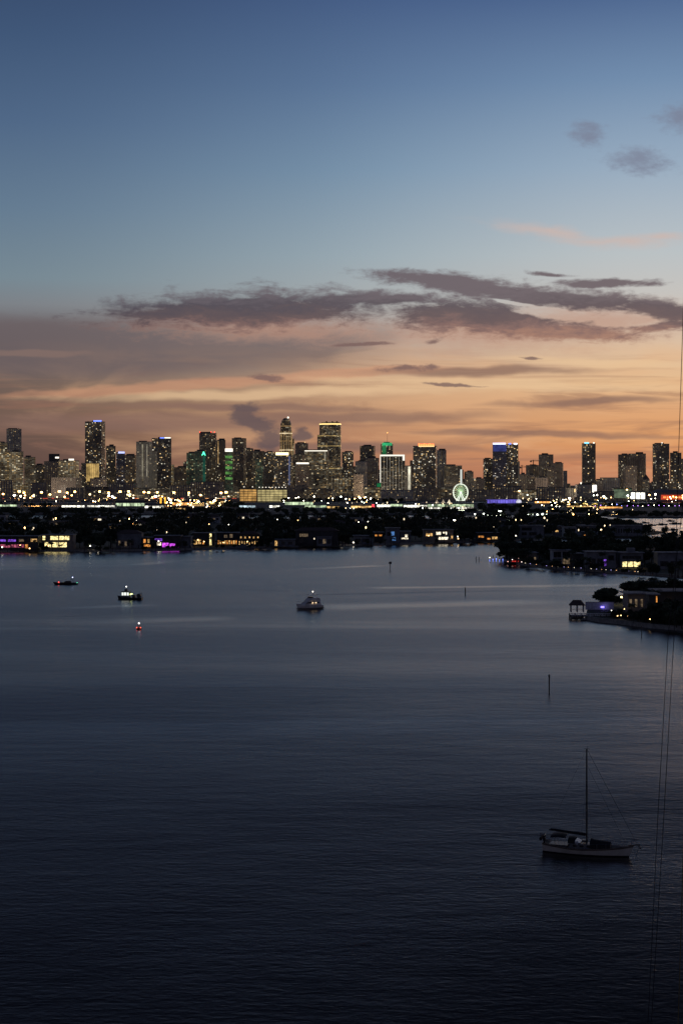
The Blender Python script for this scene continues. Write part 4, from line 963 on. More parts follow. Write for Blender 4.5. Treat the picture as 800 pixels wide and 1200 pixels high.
hs(-14,45,628.5,645.5,'long dark waterfront house with violet and pink lit balconies at the left edge',H_DARK,[(.22,.36,.62,.78,'purple'),(.40,.56,.62,.78,'purple'),(.62,.72,.62,.8,'dim'),(.85,.98,.62,.82,'warm'),(.25,.45,.2,.42,'pink'),(.47,.72,.2,.42,'pink'),(.74,.8,.15,.42,'orange')])
hs(49,86,627,644.5,'two-storey house with every window blazing yellow, at left',H_TAN,[(.03,.12,.66,.93,'yellow'),(.28,.52,.66,.93,'yellow'),(.55,.88,.66,.93,'yellow'),(.10,.30,.16,.50,'yellow'),(.33,.52,.16,.50,'yellow'),(.54,.8,.16,.50,'yellow')],door=False)
hs(136,166,625,643,'unlit dark house with a pale roof edge right of the blazing yellow one',H_GREY,[(.1,.3,.2,.5,'dim'),(.4,.7,.2,.5,'dark')],wing=(.2,.6,.6),roof='hip')
hs(167,179,630,643,'small dark house with a few orange windows left of the magenta-lit house',H_DARK,[(.1,.35,.5,.85,'orange'),(.5,.7,.5,.85,'warm'),(.15,.8,.12,.36,'orange')])
hs(181,212,628,643.5,'dark house with its terrace lit in vivid magenta',H_DARK,[(.1,.26,.25,.5,'white'),(.3,.55,.12,.45,'magenta'),(.58,.94,.1,.4,'magenta'),(.02,.3,.6,.8,'purple')],door=False)
hs(212,224,629,643,'small grey house between the magenta-lit house and the one with a bright tall window',H_GREY,[(.2,.6,.2,.6,'dark')])
hs(226,250.5,624.8,640.5,'dark house with one bright tall stair window',H_DARK,[(.80,.90,.05,.96,'yellow'),(.05,.22,.12,.46,'warm'),(.26,.4,.15,.5,'warm'),(.46,.55,.12,.4,'orange')],back=4,door=False)
hs(254,279,624.5,640,'dark house with a row of small arched warm windows',H_DARK,[(.04+.105*k,.04+.105*k+.07,.10,.40,'warm' if k%2 else 'orange') for k in range(9)]+[(.35,.5,.62,.84,'dim'),(.6,.75,.62,.9,'dim')],back=6,door=False)
hs(279,304,626,641,'broad house dotted with many warm lights on two levels',H_DARK,[(.04+.12*k,.09+.12*k,.14+.1*(k%2),.42,'warm') for k in range(8)]+[(.1+.2*k,.17+.2*k,.66,.8,'warm') for k in range(5)],roof='hip',back=5,door=False)
hs(320,345,632.5,641,'low pale bungalow with one lit doorway',H_GREY,[(.08,.2,.1,.85,'warm'),(.4,.55,.3,.7,'dark'),(.7,.9,.3,.7,'dark')],door=False)
hs(346,396,622,640.5,'large unlit dark house with one white lamp on its front',H_DARK,[(.08,.2,.2,.45,'dark'),(.43,.46,.42,.52,'white'),(.6,.8,.2,.45,'dark'),(.1,.3,.6,.8,'dim')],back=8,wing=(.5,.85,.6),roof='hip')
hs(414,437,628,638.5,'grey low house with dark windows left of the small orange-lit house',H_GREY,[(.1,.35,.25,.65,'dark'),(.45,.8,.25,.65,'dark')],back=6)
hs(438,449,624,637,'small dark house with two orange upper windows',H_DARK,[(.1,.36,.62,.8,'orange'),(.5,.85,.62,.8,'orange')],back=22)
hs(452,468,619,637.5,'pale-roofed house with a blue lit window column at centre',H_GREY,[(.38,.62,.52,.78,'blue'),(.46,.72,.18,.4,'blue'),(.08,.3,.5,.75,'dark')],back=5,door=False)
hs(469,481,623,637,'house with a warm white lit bay right of the blue-windowed one',H_GREY,[(.1,.75,.32,.46,'white'),(.45,.7,.5,.75,'white')],back=9,door=False)
hs(496,531,621,636,'two-storey house with warm white windows below the big wheel',H_TAN,[(.42,.58,.60,.84,'white'),(.64,.7,.6,.84,'white'),(.72,.78,.6,.84,'white'),(.5,.82,.2,.42,'white'),(.08,.3,.5,.72,'warm'),(.92,.98,.3,.52,'warm')],door=False,back=4)
hs(559,584,624.5,635,'low dark house with a run of orange windows near the end of the far island',H_DARK,[(.05,.3,.45,.66,'orange'),(.45,.62,.2,.4,'orange'),(.68,.94,.25,.55,'warm')],door=False,back=4)
house(608,637,616,633,'unlit grey flat-roofed house behind the headland trees',H_GREY,[(.1,.3,.2,.45,'dark'),(.4,.7,.2,.45,'dark'),(.1,.5,.6,.85,'dark')],back=60)
house(660,675,618,632,'pale balcony house with two white storey bands behind the headland',H_WHITE,[(.08,.92,.14,.42,'dark'),(.08,.92,.58,.86,'dark')],back=50,door=False)
house(683,696,623.5,631.5,'low house with glowing orange windows behind the headland',H_DARK,[(.05,.3,.2,.6,'orange'),(.38,.6,.2,.7,'orange'),(.7,.95,.25,.7,'white')],back=10,door=False)
house(628,653,634,647,'long pale-roofed house peeping above the headland trees',H_WHITE,[(.1,.3,.3,.6,'dark'),(.5,.8,.3,.6,'dark')],back=20)
house(719,752,616,629,'long dark boathouse row beside the inner lagoon',H_GREY,[(.05+.09*k,.10+.09*k,.3,.7,'dark') for k in range(10)],back=20,door=False)
# headland, middle right
def hb(*a,**k): 
    HS.append((a[0],a[1],D(a[3],1.2)+k.get('back',0)+3)); return house(*a,**k)
hb(647,668.5,645,663.5,'white modern house with a tall grid of dark glass on the headland',H_WHITE,[(.06,.46,.10,.45,'dark'),(.06,.46,.54,.9,'dark'),(.54,.94,.10,.45,'dim'),(.54,.94,.54,.9,'dark')],back=8,door=False)
hb(671,686,649,665,'dark flat-roofed house right of the white glass-grid house',H_DARK,[(.1,.4,.2,.6,'dark'),(.5,.9,.2,.6,'dark')],back=8)
hb(687,721,647,667,'long low villa with one violet lit doorway',H_GREY,[(.58,.68,.15,.55,'purple'),(.08,.3,.2,.6,'dark'),(.36,.54,.2,.6,'dark'),(.74,.94,.5,.8,'dark')],back=8,door=False)
hb(726,753,648,666.5,'villa with a bright yellow glazed ground floor and a roof cabin',H_GREY,[(.10,.3,.08,.42,'yellow'),(.33,.55,.08,.42,'yellow'),(.58,.88,.08,.42,'yellow'),(.1,.9,.62,.8,'dark')],back=8,door=False,pent=(-.12,.2,2.2))
hb(619,629,648,661,'small dim house near the tip of the headland',H_TAN,[(.2,.45,.3,.6,'dim'),(.6,.85,.3,.6,'dim')],back=10)
hb(770,800,648,670,'pale house half hidden by trees at the right edge of the headland',H_GREY,[(.1,.4,.2,.5,'dark'),(.5,.9,.2,.5,'dark')],back=22)
# nearest land, right
pv=hb(735,762,696,722,'house with a long lamplit veranda on the nearest point of land',H_TAN,[(.06,.18,.30,.72,'dim'),(.30,.42,.30,.72,'dim'),(.55,.66,.30,.72,'dim'),(.8,.92,.30,.72,'dim')],back=16,dp=9,door=False,over=1.2)
hb(760,770,697,727,'dark block house with a narrow orange-lit corner on the nearest point',H_DARK,[(.78,.97,.52,.94,'orange')],back=10,dp=8,door=False)
hb(771,812,693,728,'dark flat-roofed house with bright porch lamps cut by the right edge',H_DARK,[(.1,.35,.3,.55,'dark'),(.5,.8,.3,.55,'dark')],back=34,dp=10,door=False,over=1.6)
# garden wall, white, with a violet light
def onC(px,py): return G(px,py,1.2)
x,y=onC(706,716); o=empty('garden_wall',(x,y+6,1.2),0,'pale low garden wall lit by a violet lamp behind the dock','wall')
b=MB(); b.box(-5.4,5.0,0,.3,0,2.7); b.build('panel',mat('wall_pale_violet',(.72,.70,.76),.8),o); b=MB(); b.box(-5.5,5.1,-.06,.36,2.7,2.85); b.build('coping',H_ROOF,o)
q=MB(); q.box(.2,1.4,-.12,-.02,.7,1.2); q.build('lamp',glow('lamp_violet',(.2,.15,1),4,sample=True),o)
l=bpy.data.lights.new('lamp_light','POINT'); l.energy=22; l.color=(.3,.25,1); l.shadow_soft_size=.3; qq=bpy.data.objects.new('lamp_light',l); C.objects.link(qq); qq.location=(x+1.6,y+4.6,2.4)
# gazebo over the dock
gx,gy=G(677.5,718,1.4); o=empty('boathouse_gazebo',(gx,gy+3,1.4),R(-6),'dark hip-roofed open gazebo at the tip of the nearest dock','gazebo')
for sx in (-2.3,-.1,2.1):
    for sy in (-1.9,1.9): b=MB(); b.box(sx-.2,sx+.2,sy-.2,sy+.2,0,2.6); b.build('post',H_WHITE if sy<0 else M_TIMBER,o)
b=MB(); b.add([(-3.0,-2.6,2.5),(2.8,-2.6,2.5),(2.8,2.6,2.5),(-3.0,2.6,2.5),(-1.5,-.8,4.3),(1.3,-.8,4.3),(1.3,.8,4.3),(-1.5,.8,4.3)],[(3,2,1,0),(0,1,5,4),(1,2,6,5),(2,3,7,6),(3,0,4,7),(4,5,6,7)]); b.build('roof',H_TILE,o)
b=MB(); b.box(-2.5,2.3,-2.05,-1.95,.85,.95); b.box(-2.5,2.3,1.95,2.05,.85,.95); b.build('rail',M_TIMBER,o)
# dock
dx0,dy0=G(696,722,1.2); o=empty('boat_dock',(dx0,dy0,0),R(-4),'weathered timber dock with pale rails reaching out under the gazebo','dock')
b=MB(); 
for k in range(54): b.box(-8.6+k*.32,-8.6+k*.32+.28,-2.2,4.4,1.15,1.32)
b.build('deck',M_TIMBER,o)
for k in range(9):
    for yy in (-2.0,4.2): b=MB(); b.tube([(-8.4+k*2.05,yy,-1.5),(-8.4+k*2.05,yy,1.9)],.17,7); b.build('piling',M_TIMBER,o)
b=MB(); 
for k in range(30): b.box(-8.4+k*.57,-8.3+k*.57,-2.12,-2.06,1.32,2.2)
b.box(-8.5,8.4,-2.15,-2.03,2.15,2.35); b.box(-8.5,8.4,-2.13,-2.05,1.65,1.80); b.build('railing',mat('rail_white',(.8,.8,.8),.6),o)
# small skiffs by the dock
def skiff(px,py,L,rz,label,m):
    x,y=G(px,py); o=empty('skiff',(x,y,0),R(rz),label,'boat'); rings=[]
    for i in range(8):
        s=i/7; b_=.95*(1-max(0,(s-.45)/.55)**2.2); xx=-L/2+L*s
        rings.append([(xx,b_*k,.55+.25*s*s if abs(k)==1 else (.1 if abs(k)>.4 else -.1)) for k in (-1,-.75,-.3,.3,.75,1)])
    b=MB(); b.loft(rings,caps=True); b.build('hull',m,o)
    b=MB()
    for u in (-.25,.1): b.box(L*u,L*u+.35,-.85,.85,.32,.4)
    b.build('seat',M_TIMBER,o); b=MB(); b.box(-L/2-.35,-L/2-.02,-.2,.2,.2,1.1); b.build('outboard_motor',M_DARKM,o)
HULLW=mat('hull_white',(.55,.55,.53),.35,scale=.5); HULLD=mat('hull_dark',(.03,.03,.035),.35,scale=.5)
skiff(676,724.5,4.6,4,'small pale skiff moored under the tip of the nearest dock',HULLW); skiff(690,726.5,5.2,-3,'small pale skiff moored along the nearest dock',HULLW)
# garden lights at the nearest point
for i,(px,py,c,l) in enumerate([(723,722,'warm','warm bollard lamp at the dock end of the nearest shore'),(727,721.5,'warm','second warm bollard lamp at the nearest shore'),(731,714,'warm','warm lamp above the bollards on the nearest shore'),(735,722,'warm','warm bollard lamp beside the pool on the nearest shore'),(740.5,721,'white','cold white pool-edge lamp on the nearest shore'),(746,721,'white','cold white lamp right of the pool on the nearest shore'),(752,722,'white','small bollard lamp near the steps on the nearest shore'),(755,719,'warm','lamp on the garden steps on the nearest shore'),(761,726,'warm','rightmost bollard lamp on the nearest shore')]):
    x,y=onC(px,py+4); o=empty('bollard_lamp',(x,y,1.2),0,l,'lamp'); hh=max(.6,Z(py,y)-1.2)
    b=MB(); b.tube([(0,0,0),(0,0,hh)],.05,6); b.build('post',M_DARKM,o); q=MB(); q.ball((0,0,hh+.1),.17,8,6); q.build('lamp_head',glow('bollard_'+c,(1,.62,.24) if c=='warm' else (1,.9,.72),6,sample=True),o)
for px,py,dd,r,c,l in [(727.5,700,588,.42,'yellow','big yellow globe lamp on the veranda corner'),(769.5,694,560,.22,'orange','amber lamp on the dark block house corner'),(788.5,698,552,.34,'orange','larger of two amber porch lamps at the right edge'),(795.5,699,552,.24,'orange','smaller of two amber porch lamps at the right edge')]:
    o=empty('porch_lamp',(X(px,dd),dd,1.2),0,l,'lamp'); hh=Z(py,dd)-1.2
    b=MB(); b.tube([(0,0,0),(0,0,hh)],.06,6); b.build('post',M_DARKM,o); q=MB(); q.ball((0,0,hh),r,8,6); q.build('lamp_head',glow('porch_'+c,(1,.75,.3) if c=='yellow' else (1,.58,.2),5,sample=True),o)
for px,dd,z_,e,c in [(729,586,6.5,900,(1,.78,.35)),(741,577,4.6,500,(1,.7,.35)),(757,577,4.6,350,(1,.7,.35)),(768,553,6.0,260,(1,.4,.12)),(738,556,2.6,260,(1,.75,.4)),(790,551,5.4,350,(1,.6,.25))]:
    l=bpy.data.lights.new('lamp_light','SPOT'); l.spot_size=R(155); l.spot_blend=.6; l.energy=e*.35; l.color=c; l.shadow_soft_size=.4; q=bpy.data.objects.new('lamp_light',l); C.objects.link(q); q.location=(X(px,dd),dd,z_)
# magenta, yellow and violet glow near the far houses
for px,py,z_,e,c in [(197,641,3,6000,(.8,.12,1)),(68,642,5,5000,(1,.78,.3)),(236,639,3,2500,(1,.55,.2)),(270,638.5,3,2500,(1,.55,.2)),(512,634.5,4,3000,(1,.8,.5)),(708,664,3,700,(.35,.15,1)),(740,664.5,3,900,(1,.8,.35)),(604,657,3,700,(1,.05,.05)),(460,636,3,1500,(.1,.7,.6))]:
    d=D(py,1.2)-3; l=bpy.data.lights.new('lamp_light','SPOT'); l.spot_size=R(155); l.spot_blend=.6; l.energy=e*.3; l.color=c; l.shadow_soft_size=.6; q=bpy.data.objects.new('lamp_light',l); C.objects.link(q); q.location=(X(px,d),d,z_+1.2)
# shore lamps along the far island and the headland
for i,(px,py,c) in enumerate([(3,641.5,'white'),(35,643,'warm'),(24,639.5,'warm'),(57,640,'warm'),(106,640,'white'),(115,641,'white'),(186,634.5,'white'),(232,633,'warm'),(239,635,'warm'),(262,636,'warm'),(290,635,'warm'),(330,635,'warm'),(368,631,'white'),(401,632.5,'white'),(414,636,'white'),(502,628,'warm'),(513,618.5,'white'),(536,629,'white'),(536.5,631.5,'warm'),(604,628,'white'),(245,614.5,'warm'),(268,615,'white'),(325,609,'white'),(349,610,'warm'),(431,611.5,'white'),(420,612,'white')]):
    d=D(640,1.2)+random.uniform(0,30) if py>625 else 1500; 
    if py>625: d=D(647-px*.021,1.2)+3
    o=empty('garden_lamp',(X(px,d),d,1.2),0,'small garden lamp by the houses of the far island','lamp','garden lamps of the far island'); hh=Z(py,d)-1.2
    b=MB(); b.tube([(0,0,0),(0,0,hh)],.08,6); b.build('post',M_DARKM,o); q=MB(); q.ball((0,0,hh+.2),.42,8,6); q.build('lamp_head',glow('garden_'+c,(1,.58,.22) if c=='warm' else (1,.9,.7),7),o)
for i in range(22):
    px=616+i*6.3+random.uniform(-1.5,1.5); f=np.interp(px,[600,640,700,760],[660.5,665.6,669.8,673.6]); d=D(f,1.2)+2.2
    o=empty('seawall_lamp',(X(px,d),d,1.2),0,'tiny lamp in the row along the headland seawall','lamp','lamps along the headland seawall'); b=MB(); b.tube([(0,0,0),(0,0,1.0)],.05,5); b.build('post',M_DARKM,o)
    q=MB(); q.ball((0,0,1.15),.16,7,5); q.build('lamp_head',glow('seawall_'+('w','v','o')[i%3],((1,.85,.6),(.5,.45,1),(1,.5,.2))[i%3],(2.2,1.8,2.5)[i%3]),o)
# ---------------------------------------------------------------- planting
rt=random.Random(3)
def clear(px,d,wpx=5):
    return not any(a-wpx<px<b+wpx and d<f+4 for a,b,f in HS)
n_a=0
for row in range(5):
    px=-16+row*2.0
    while px<606:
        f=np.interp(px,[q[0] for q in A_FRONT],[q[1] for q in A_FRONT]); d=D(f,1.2)+7+row*21+rt.uniform(-5,7)
        if clear(px,d):
            if rt.random()<.16: plant(rt.choice(PALMS),X(px,d),d,1.2,1.25,rt.uniform(.95,1.3),'dark palm tree among the houses of the far island','palms of the far island','palm tree')
            else:
                s=rt.uniform(.75,1.2); tall=1.0 if row<2 else 1.12
                plant(rt.choice(PROTO),X(px,d),d,1.2,s*1.05,s*tall*rt.uniform(.8,1.1),'dark leafy tree along the wooded shore of the far island','leafy trees of the far island')
            n_a+=1
        px+=rt.uniform(8,16)+(4 if row>2 else 0)
for i in range(64):
    px=rt.uniform(-8,600); f=np.interp(px,[q[0] for q in A_FRONT],[q[1] for q in A_FRONT]); d=D(f,1.2)+rt.uniform(2,8)
    if rt.random()<.55: plant(rt.choice(PALMS),X(px,d),d,1.2,rt.uniform(.7,1.0),rt.uniform(.5,.95),'dark palm tree among the houses of the far island','palms of the far island','palm tree')
    else:
        s=rt.uniform(.25,.5); plant(rt.choice(PROTO),X(px,d),d,1.2,s,s*rt.uniform(.8,1.1),'dark leafy tree along the wooded shore of the far island','leafy trees of the far island')
print('far trees',n_a)
for i in range(34):
    px=rt.uniform(-6,765) if i<22 else rt.uniform(600,760); d=rt.uniform(1400,1950) if px<600 else rt.uniform(1380,1700); w_=rt.uniform(9,22)
    zz=rt.uniform(7,11.5) if px<600 else rt.uniform(5.5,9); pw=w_*F/d
    if 740<px: continue
    yt_=HY+(EYE-zz)*F/d; yb_=HY+(EYE-1.2)*F/d
    house(px-pw/2,px+pw/2,yt_,yb_,'half-hidden house with a pale roof deep among the island trees',rt.choice([H_WHITE,H_GREY,H_TAN]),[(.1,.28,.55,.8,rt.choice(['dark','dark','dim','warm'])),(.4,.62,.55,.8,rt.choice(['dark','dim','white'])),(.72,.9,.55,.8,'dark')],group='half-hidden houses among the island trees',rz=rt.uniform(-15,15),roof=rt.choice(['flat','flat','hip']),door=False)
def fill(poly_px,n,label,group,plabel,pgroup,palm=.25,smin=.6,smax=1.0,front=None,zmax=None):
    k=0; tries=0; pts=[]
    while k<n and tries<4000:
        tries+=1
        px=rt.uniform(poly_px[0],poly_px[1]); lo=np.interp(px,*front[0]); hi=np.interp(px,*front[1]); 
        d=rt.uniform(lo,hi)
        if not clear(px,d,2.5): continue
        x=X(px,d)
        if any((x-a)**2+(d-b)**2<20 for a,b in pts): continue
        pts.append((x,d)); k+=1
        if rt.random()<palm: plant(rt.choice(PALMS),x,d,1.2,rt.uniform(.9,1.1),rt.uniform(.7,1.0),plabel,pgroup,'palm tree')
        else:
            s=rt.uniform(smin,smax); plant(rt.choice(PROTO),x,d,1.2,s,s*rt.uniform(.65,1.15),label,group)
FB=([590,600,640,700,760,815],[D(v,1.2)+5 for v in (657,660,665.4,669.5,673.5,677)]); BB=([590,600,640,700,760,815],[D(v,1.2)-6 for v in (652,649.5,645.5,641.5,638,638)])
fill((592,812),135,'dark leafy tree on the wooded headland','leafy trees of the headland','dark palm on the wooded headland','palms of the headland',.24,.85,1.35,(FB,BB))
FCf=([690,700,730,765,815],[D(v,1.2)+4 for v in (724,727,729.5,734,740)]); FCb=([690,706,745,780,815],[D(v,1.2)-4 for v in (715,706,697,693,692)])
fill((734,815),62,'dark leafy tree in the gardens of the nearest point','leafy trees of the nearest point','dark palm in the gardens of the nearest point','palms of the nearest point',.25,.4,.72,(FCf,FCb))
for i in range(46):
    px=rt.uniform(612,812); f=np.interp(px,[600,640,700,760,840],[661,666,670.5,674.5,681]); d=D(f,1.2)+rt.uniform(3,9)
    if rt.random()<.5: plant(rt.choice(PALMS),X(px,d),d,1.2,rt.uniform(.8,1.1),rt.uniform(.5,.9),'dark palm on the wooded headland','palms of the headland','palm tree')
    else: s=rt.uniform(.3,.6); plant(rt.choice(PROTO),X(px,d),d,1.2,s,s*rt.uniform(.8,1.1),'dark leafy tree on the wooded headland','leafy trees of the headland')
for px,py,s in [(733,727,.28),(748,729,.34),(757,731,.3),(769,732,.5),(777,732,.62),(786,734,.55),(793,735,.68),(799,736,.5),(806,737,.6),(781,727,.6),(797,728,.65),(738,727,.42),(743,730,.36),(751,727,.45),(762,728,.62),(766,730,.55),(773,728,.72),(788,729,.72),(804,730,.7),(784,731,.6),(727,724,.35),(720,724,.3)]:
    x,y=G(px,py,1.2); plant(rt.choice(PROTO),x,y+1.5,1.2,s,s*.9,'dark leafy tree in the gardens of the nearest point','leafy trees of the nearest point')
for px,py,s in [(741,726,.55),(764,731,.7),(784,733,.8),(800,737,.75)]:
    x,y=G(px,py,1.2); plant(rt.choice(PALMS),x,y+2,1.2,.7,s,'dark palm in the gardens of the nearest point','palms of the nearest point','palm tree')
# the domed tree and a few that stand out
x,y=onC(709,711.5); dome=make_tree(21,13,8.3,5200,.34,LEAF2,.52); tag(dome,'broad dome-shaped dark tree behind the dock of the nearest point','tree'); dome.location=(x,y,1.1)
for px,py,sx,sz,l in [(738,702,.95,.75,'dense dark tree right of the dome-shaped one'),(756,702,.95,.78,'dense dark tree behind the veranda house'),(772,701,.85,.74,'dark tree behind the dark block house on the nearest point'),(790,700,.9,.8,'tallest dark tree at the right edge of the nearest point')]:
    x,y=onC(px,py); plant(PROTO[0],x,y,1.2,sx,sz,l,None)
for px,d,h,l in [(788,905,1.5,'palm standing clear against the bright inner lagoon at right'),(780,930,1.35,'slimmer palm left of the one against the inner lagoon'),(806,900,1.6,'palm cut by the right edge above the headland'),(598,1000,1.0,'palm at the very tip of the headland')]:
    plant(PALMS[1],X(px,d),d,1.2,1.25,h,l,None,'palm tree')
for px,py,dd,c,l in [(774,712,540,'warm','small amber garden lamp under the trees at the right edge'),(781,717,532,'white','small white garden lamp in front of the right-edge house'),(792,714,536,'warm','amber garden lamp low at the right edge'),(749,708,574,'warm','amber wall lamp on the long veranda'),(716,719,552,'white','white step lamp beside the violet-lit wall'),(728,717,548,'warm','warm lamp among the shrubs by the dock end'),(758,720,538,'warm','warm lamp under the trees before the dark block house'),(766,722,530,'warm','amber lamp low before the dark block house'),(785,705,548,'warm','amber window lamp behind the right-edge trees')]:
    o=empty('garden_lamp',(X(px,dd),dd,1.2),0,l,'lamp'); hh=max(.5,Z(py,dd)-1.2)
    b=MB(); b.tube([(0,0,0),(0,0,hh)],.05,6); b.build('post',M_DARKM,o); q=MB(); q.ball((0,0,hh+.1),.15,8,6); q.build('lamp_head',glow('bollard_'+c,(1,.6,.2),6),o)
for i in range(16):
    px=rt.uniform(600,812); d=D(np.interp(px,[590,640,700,760,815],[651,648,645,642,642]),1.2)-rt.uniform(0,60)
    plant(rt.choice(PALMS[:2]),X(px,d),d,1.2,rt.uniform(1.1,1.35),rt.uniform(1.2,1.6),'tall dark palm rising over the canopy of the headland','tall palms of the headland','palm tree')
# shrubs of the nearest point
def shrub(px,py,w_,h_,l,g):
    rs=np.random.default_rng(int(px*10)); x,y=onC(px,py); o=bpy.data.objects.new('shrub',quads_mesh('shrub',leaf_cloud(rs,[(0,0,h_*.5,w_*.5,h_*.5),(w_*.3,0,h_*.4,w_*.35,h_*.4),(-w_*.35,.3,h_*.4,w_*.3,h_*.4)],500,.16),LEAF)); C.objects.link(o); o.location=(x,y,1.2); tag(o,l,'shrub',g)
for k in range(16): shrub(714+k*5.4+rt.uniform(-1,1),722+k*.75+rt.uniform(-1,1),rt.uniform(2,3.4),rt.uniform(1,1.9),'low dark shrub along the nearest shore','low shrubs of the nearest shore')
# wood on the inner parts of the far island and around the harbour: one mass nobody could count
def wood(name,label,regions,size,per):
    rs=np.random.default_rng(77); VV=[]
    for (pa,pb,da,db,n,h0,h1) in regions:
        for _ in range(n):
            px=rs.uniform(pa,pb); d=rs.uniform(da,db); w_=rs.uniform(8,15); h=rs.uniform(h0,h1)
            L=[(0,0,h*.6,w_*.42,h*.36)]+[(rs.uniform(-.4,.4)*w_,rs.uniform(-.3,.3)*w_,h*rs.uniform(.35,.85),w_*.25,h*.2) for _k in range(5)]
            V=leaf_cloud(rs,L,per,size); V[:,2]=np.maximum(V[:,2],.3); VV.append(V+np.array([X(px,d),d,1.2]))
    o=bpy.data.objects.new(name,quads_mesh(name,np.concatenate(VV),LEAF)); C.objects.link(o); return tag(o,label,'woodland',kind='stuff')
wood('island_woods','dark wood covering the inner far island',[(-40,612,1330,2060,520,7,13),(606,700,1370,1980,150,7,11),(690,758,1375,1520,48,5,8),(700,748,1500,1900,40,4,7)],.85,190)
wood('harbour_woods','dark line of trees along the near edge of the harbour',[(-40,690,2360,2560,230,6,11),(690,860,2165,2330,60,5,9),(-40,60,3000,3150,16,8,12),(255,285,2900,3300,22,9,13),(330,480,3920,3945,45,10,15),(560,620,2700,3000,30,8,12),(640,860,3000,3300,70,7,11)],1.3,130)
# ================================================================ boats
def hullmesh(L,B,sheer,keel,bow=.5,n=16,transom=.8,rake=.0,full=2.0):
    """rings from stern to bow; returns hull rings and the deck edge"""
    rings=[]
    for i in range(n+1):
        s=i/n; x=-L/2+L*s
        b_=B/2*(transom+(1-transom)*min(1,s/.35)**.8) if s<.35 else B/2*max(.012,(1-((s-.35)/.65)**full))
        zs=sheer(s); zk=keel*(1-max(0,(s-.7)/.3)**2)
        ring=[]
        for k in range(-6,7):
            t_=abs(k)/6; y=b_*(t_**.55)*(1 if k>=0 else -1); z=zk+(zs-zk)*t_**1.9
            ring.append((x+rake*max(0,s-.55)/.45*(z-zk)/(zs-zk+1e-6) - .0,y,z))
        rings.append(ring)
    return rings
def deckmesh(rings,drop=.06):
    b=MB(); b.loft([[(r[0][0],r[0][1]*.97,r[0][2]-drop),(r[-1][0],r[-1][1]*.97,r[-1][2]-drop)] for r in rings]); return b
# ---- the ketch-like sailboat at anchor
M_CREAM,t,b=newmat('hull_cream')
oc=t.n.new('ShaderNodeTexCoord').outputs['Object']; z_=t.sep(oc)[2]; nn=t.noise(oc,1.2,5,.6)
boot=t.rng(z_,.14,.20,0,1)
t.l.new(t.mix(boot,(.02,.02,.022),t.mix(t.rng(nn,.3,.7),(.58,.53,.44),(.70,.64,.54))),b.inputs['Base Color']); b.inputs['Roughness'].default_value=.4
TEAK=mat('teak_deck',(.10,.075,.055),.75,scale=3); CANVAS=mat('canvas_dark',(.012,.013,.018),.85,scale=4,var=.4); STEEL=mat('stainless',(.45,.45,.46),.3,metal=1,var=.1); ALU=mat('mast_dark',(.03,.03,.03),.45,scale=1); CABIN=mat('cabin_white',(.11,.105,.10),.4); CLEAR=mat('dodger_window',(.60,.60,.60),.25,var=.3,scale=1)
sx,sy=G(686,1000.5); boat=empty('sailboat',(sx,sy,0),R(-19),'anchored single-masted sailboat with bare dark mast and cream hull','sailboat')
L=10.9
sh=lambda s: .86+.50*max(0,(s-.3)/.7)**1.9+.34*max(0,(.45-s)/.45)**1.6+.12*max(0,s-.85)/.15
rg=hullmesh(L,3.2,sh,-.5,rake=.55,n=22,transom=.62,full=2.1)
b=MB(); b.loft(rg); b.add(rg[0],[tuple(range(13))]); hull=b.build('hull',M_CREAM,boat,smooth=True)
b=MB()
for sgn in (0,-1):
    for (dz0,dz1,off) in ((-.17,-.02,.03),(.0,.05,.04)):
        vs=[]; 
        for r in rg:
            p=r[sgn]; q=1 if p[1]>0 else -1
            vs.append([(p[0],p[1]+off*q,p[2]+dz0),(p[0],p[1]+(off+.02)*q,p[2]+(dz0+dz1)/2),(p[0],p[1]+off*q,p[2]+dz1)])
        b.loft(vs)
b.build('rub_rail',TEAK,hull)
dk=deckmesh(rg,.08).build('deck',TEAK,boat)
cb=MB()
def cabin(x0,x1,w0,w1,z0,z1): cb.add([(x0,-w0,z0),(x1,-w1,z0),(x1,w1,z0),(x0,w0,z0),(x0+.1,-w0*.82,z1),(x1-.35,-w1*.78,z1-.12),(x1-.35,w1*.78,z1-.12),(x0+.1,w0*.82,z1)],[(4,5,6,7),(0,1,5,4),(1,2,6,5),(2,3,7,6),(3,0,4,7)])
cabin(-2.0,2.6,1.12,.75,.75,1.42); cbo=cb.build('cabin',CABIN,boat)
for k in range(4):
    x=-1.5+k*.85; w0=1.12-.37*(x+2)/4.6
    for sgn in (-1,1): q=MB(); q.box(x,x+.5,sgn*(w0*.93)-.02,sgn*(w0*.93)+.02,1.02,1.24); q.build('window',W_DARK,cbo)
# mast, spreaders, boom, rigging
b=MB(); b.tube([(.1,0,1.0),(.1,0,7),(.1,0,13.35)],[.115,.105,.085],8); mast=b.build('mast',ALU,boat)
for z in (5.6,9.4): b=MB(); b.tube([(.1,-.75,z+.05),(.1,0,z),(.1,.75,z+.05)],.03,5); b.build('spreader',ALU,mast)
b=MB(); b.box(-.2,.45,-.03,.03,13.35,13.40); b.tube([(.2,0,13.4),(.2,0,13.9)],.015,4); b.build('masthead_fitting',ALU,mast)
b=MB(); b.tube([(.0,0,2.35),(-4.75,0,2.72)],.075,8); boom=b.build('boom',ALU,boat)
rngs=[]
for i in range(15):
    u=i/14; x=-.05-4.5*u; z=2.47+.37*u; r=.27*(1-.45*u)*(1+.12*math.sin(9*u)); rngs.append([(x,r*.8*math.cos(2*PI*k/8),z+r*.7*math.sin(2*PI*k/8)) for k in range(8)])
b=MB(); b.loft(rngs,closed=True,caps=True); b.build('sail_cover',CANVAS,boom,smooth=True)
zb=rg[-1][0][2]; xb=rg[-1][0][0]
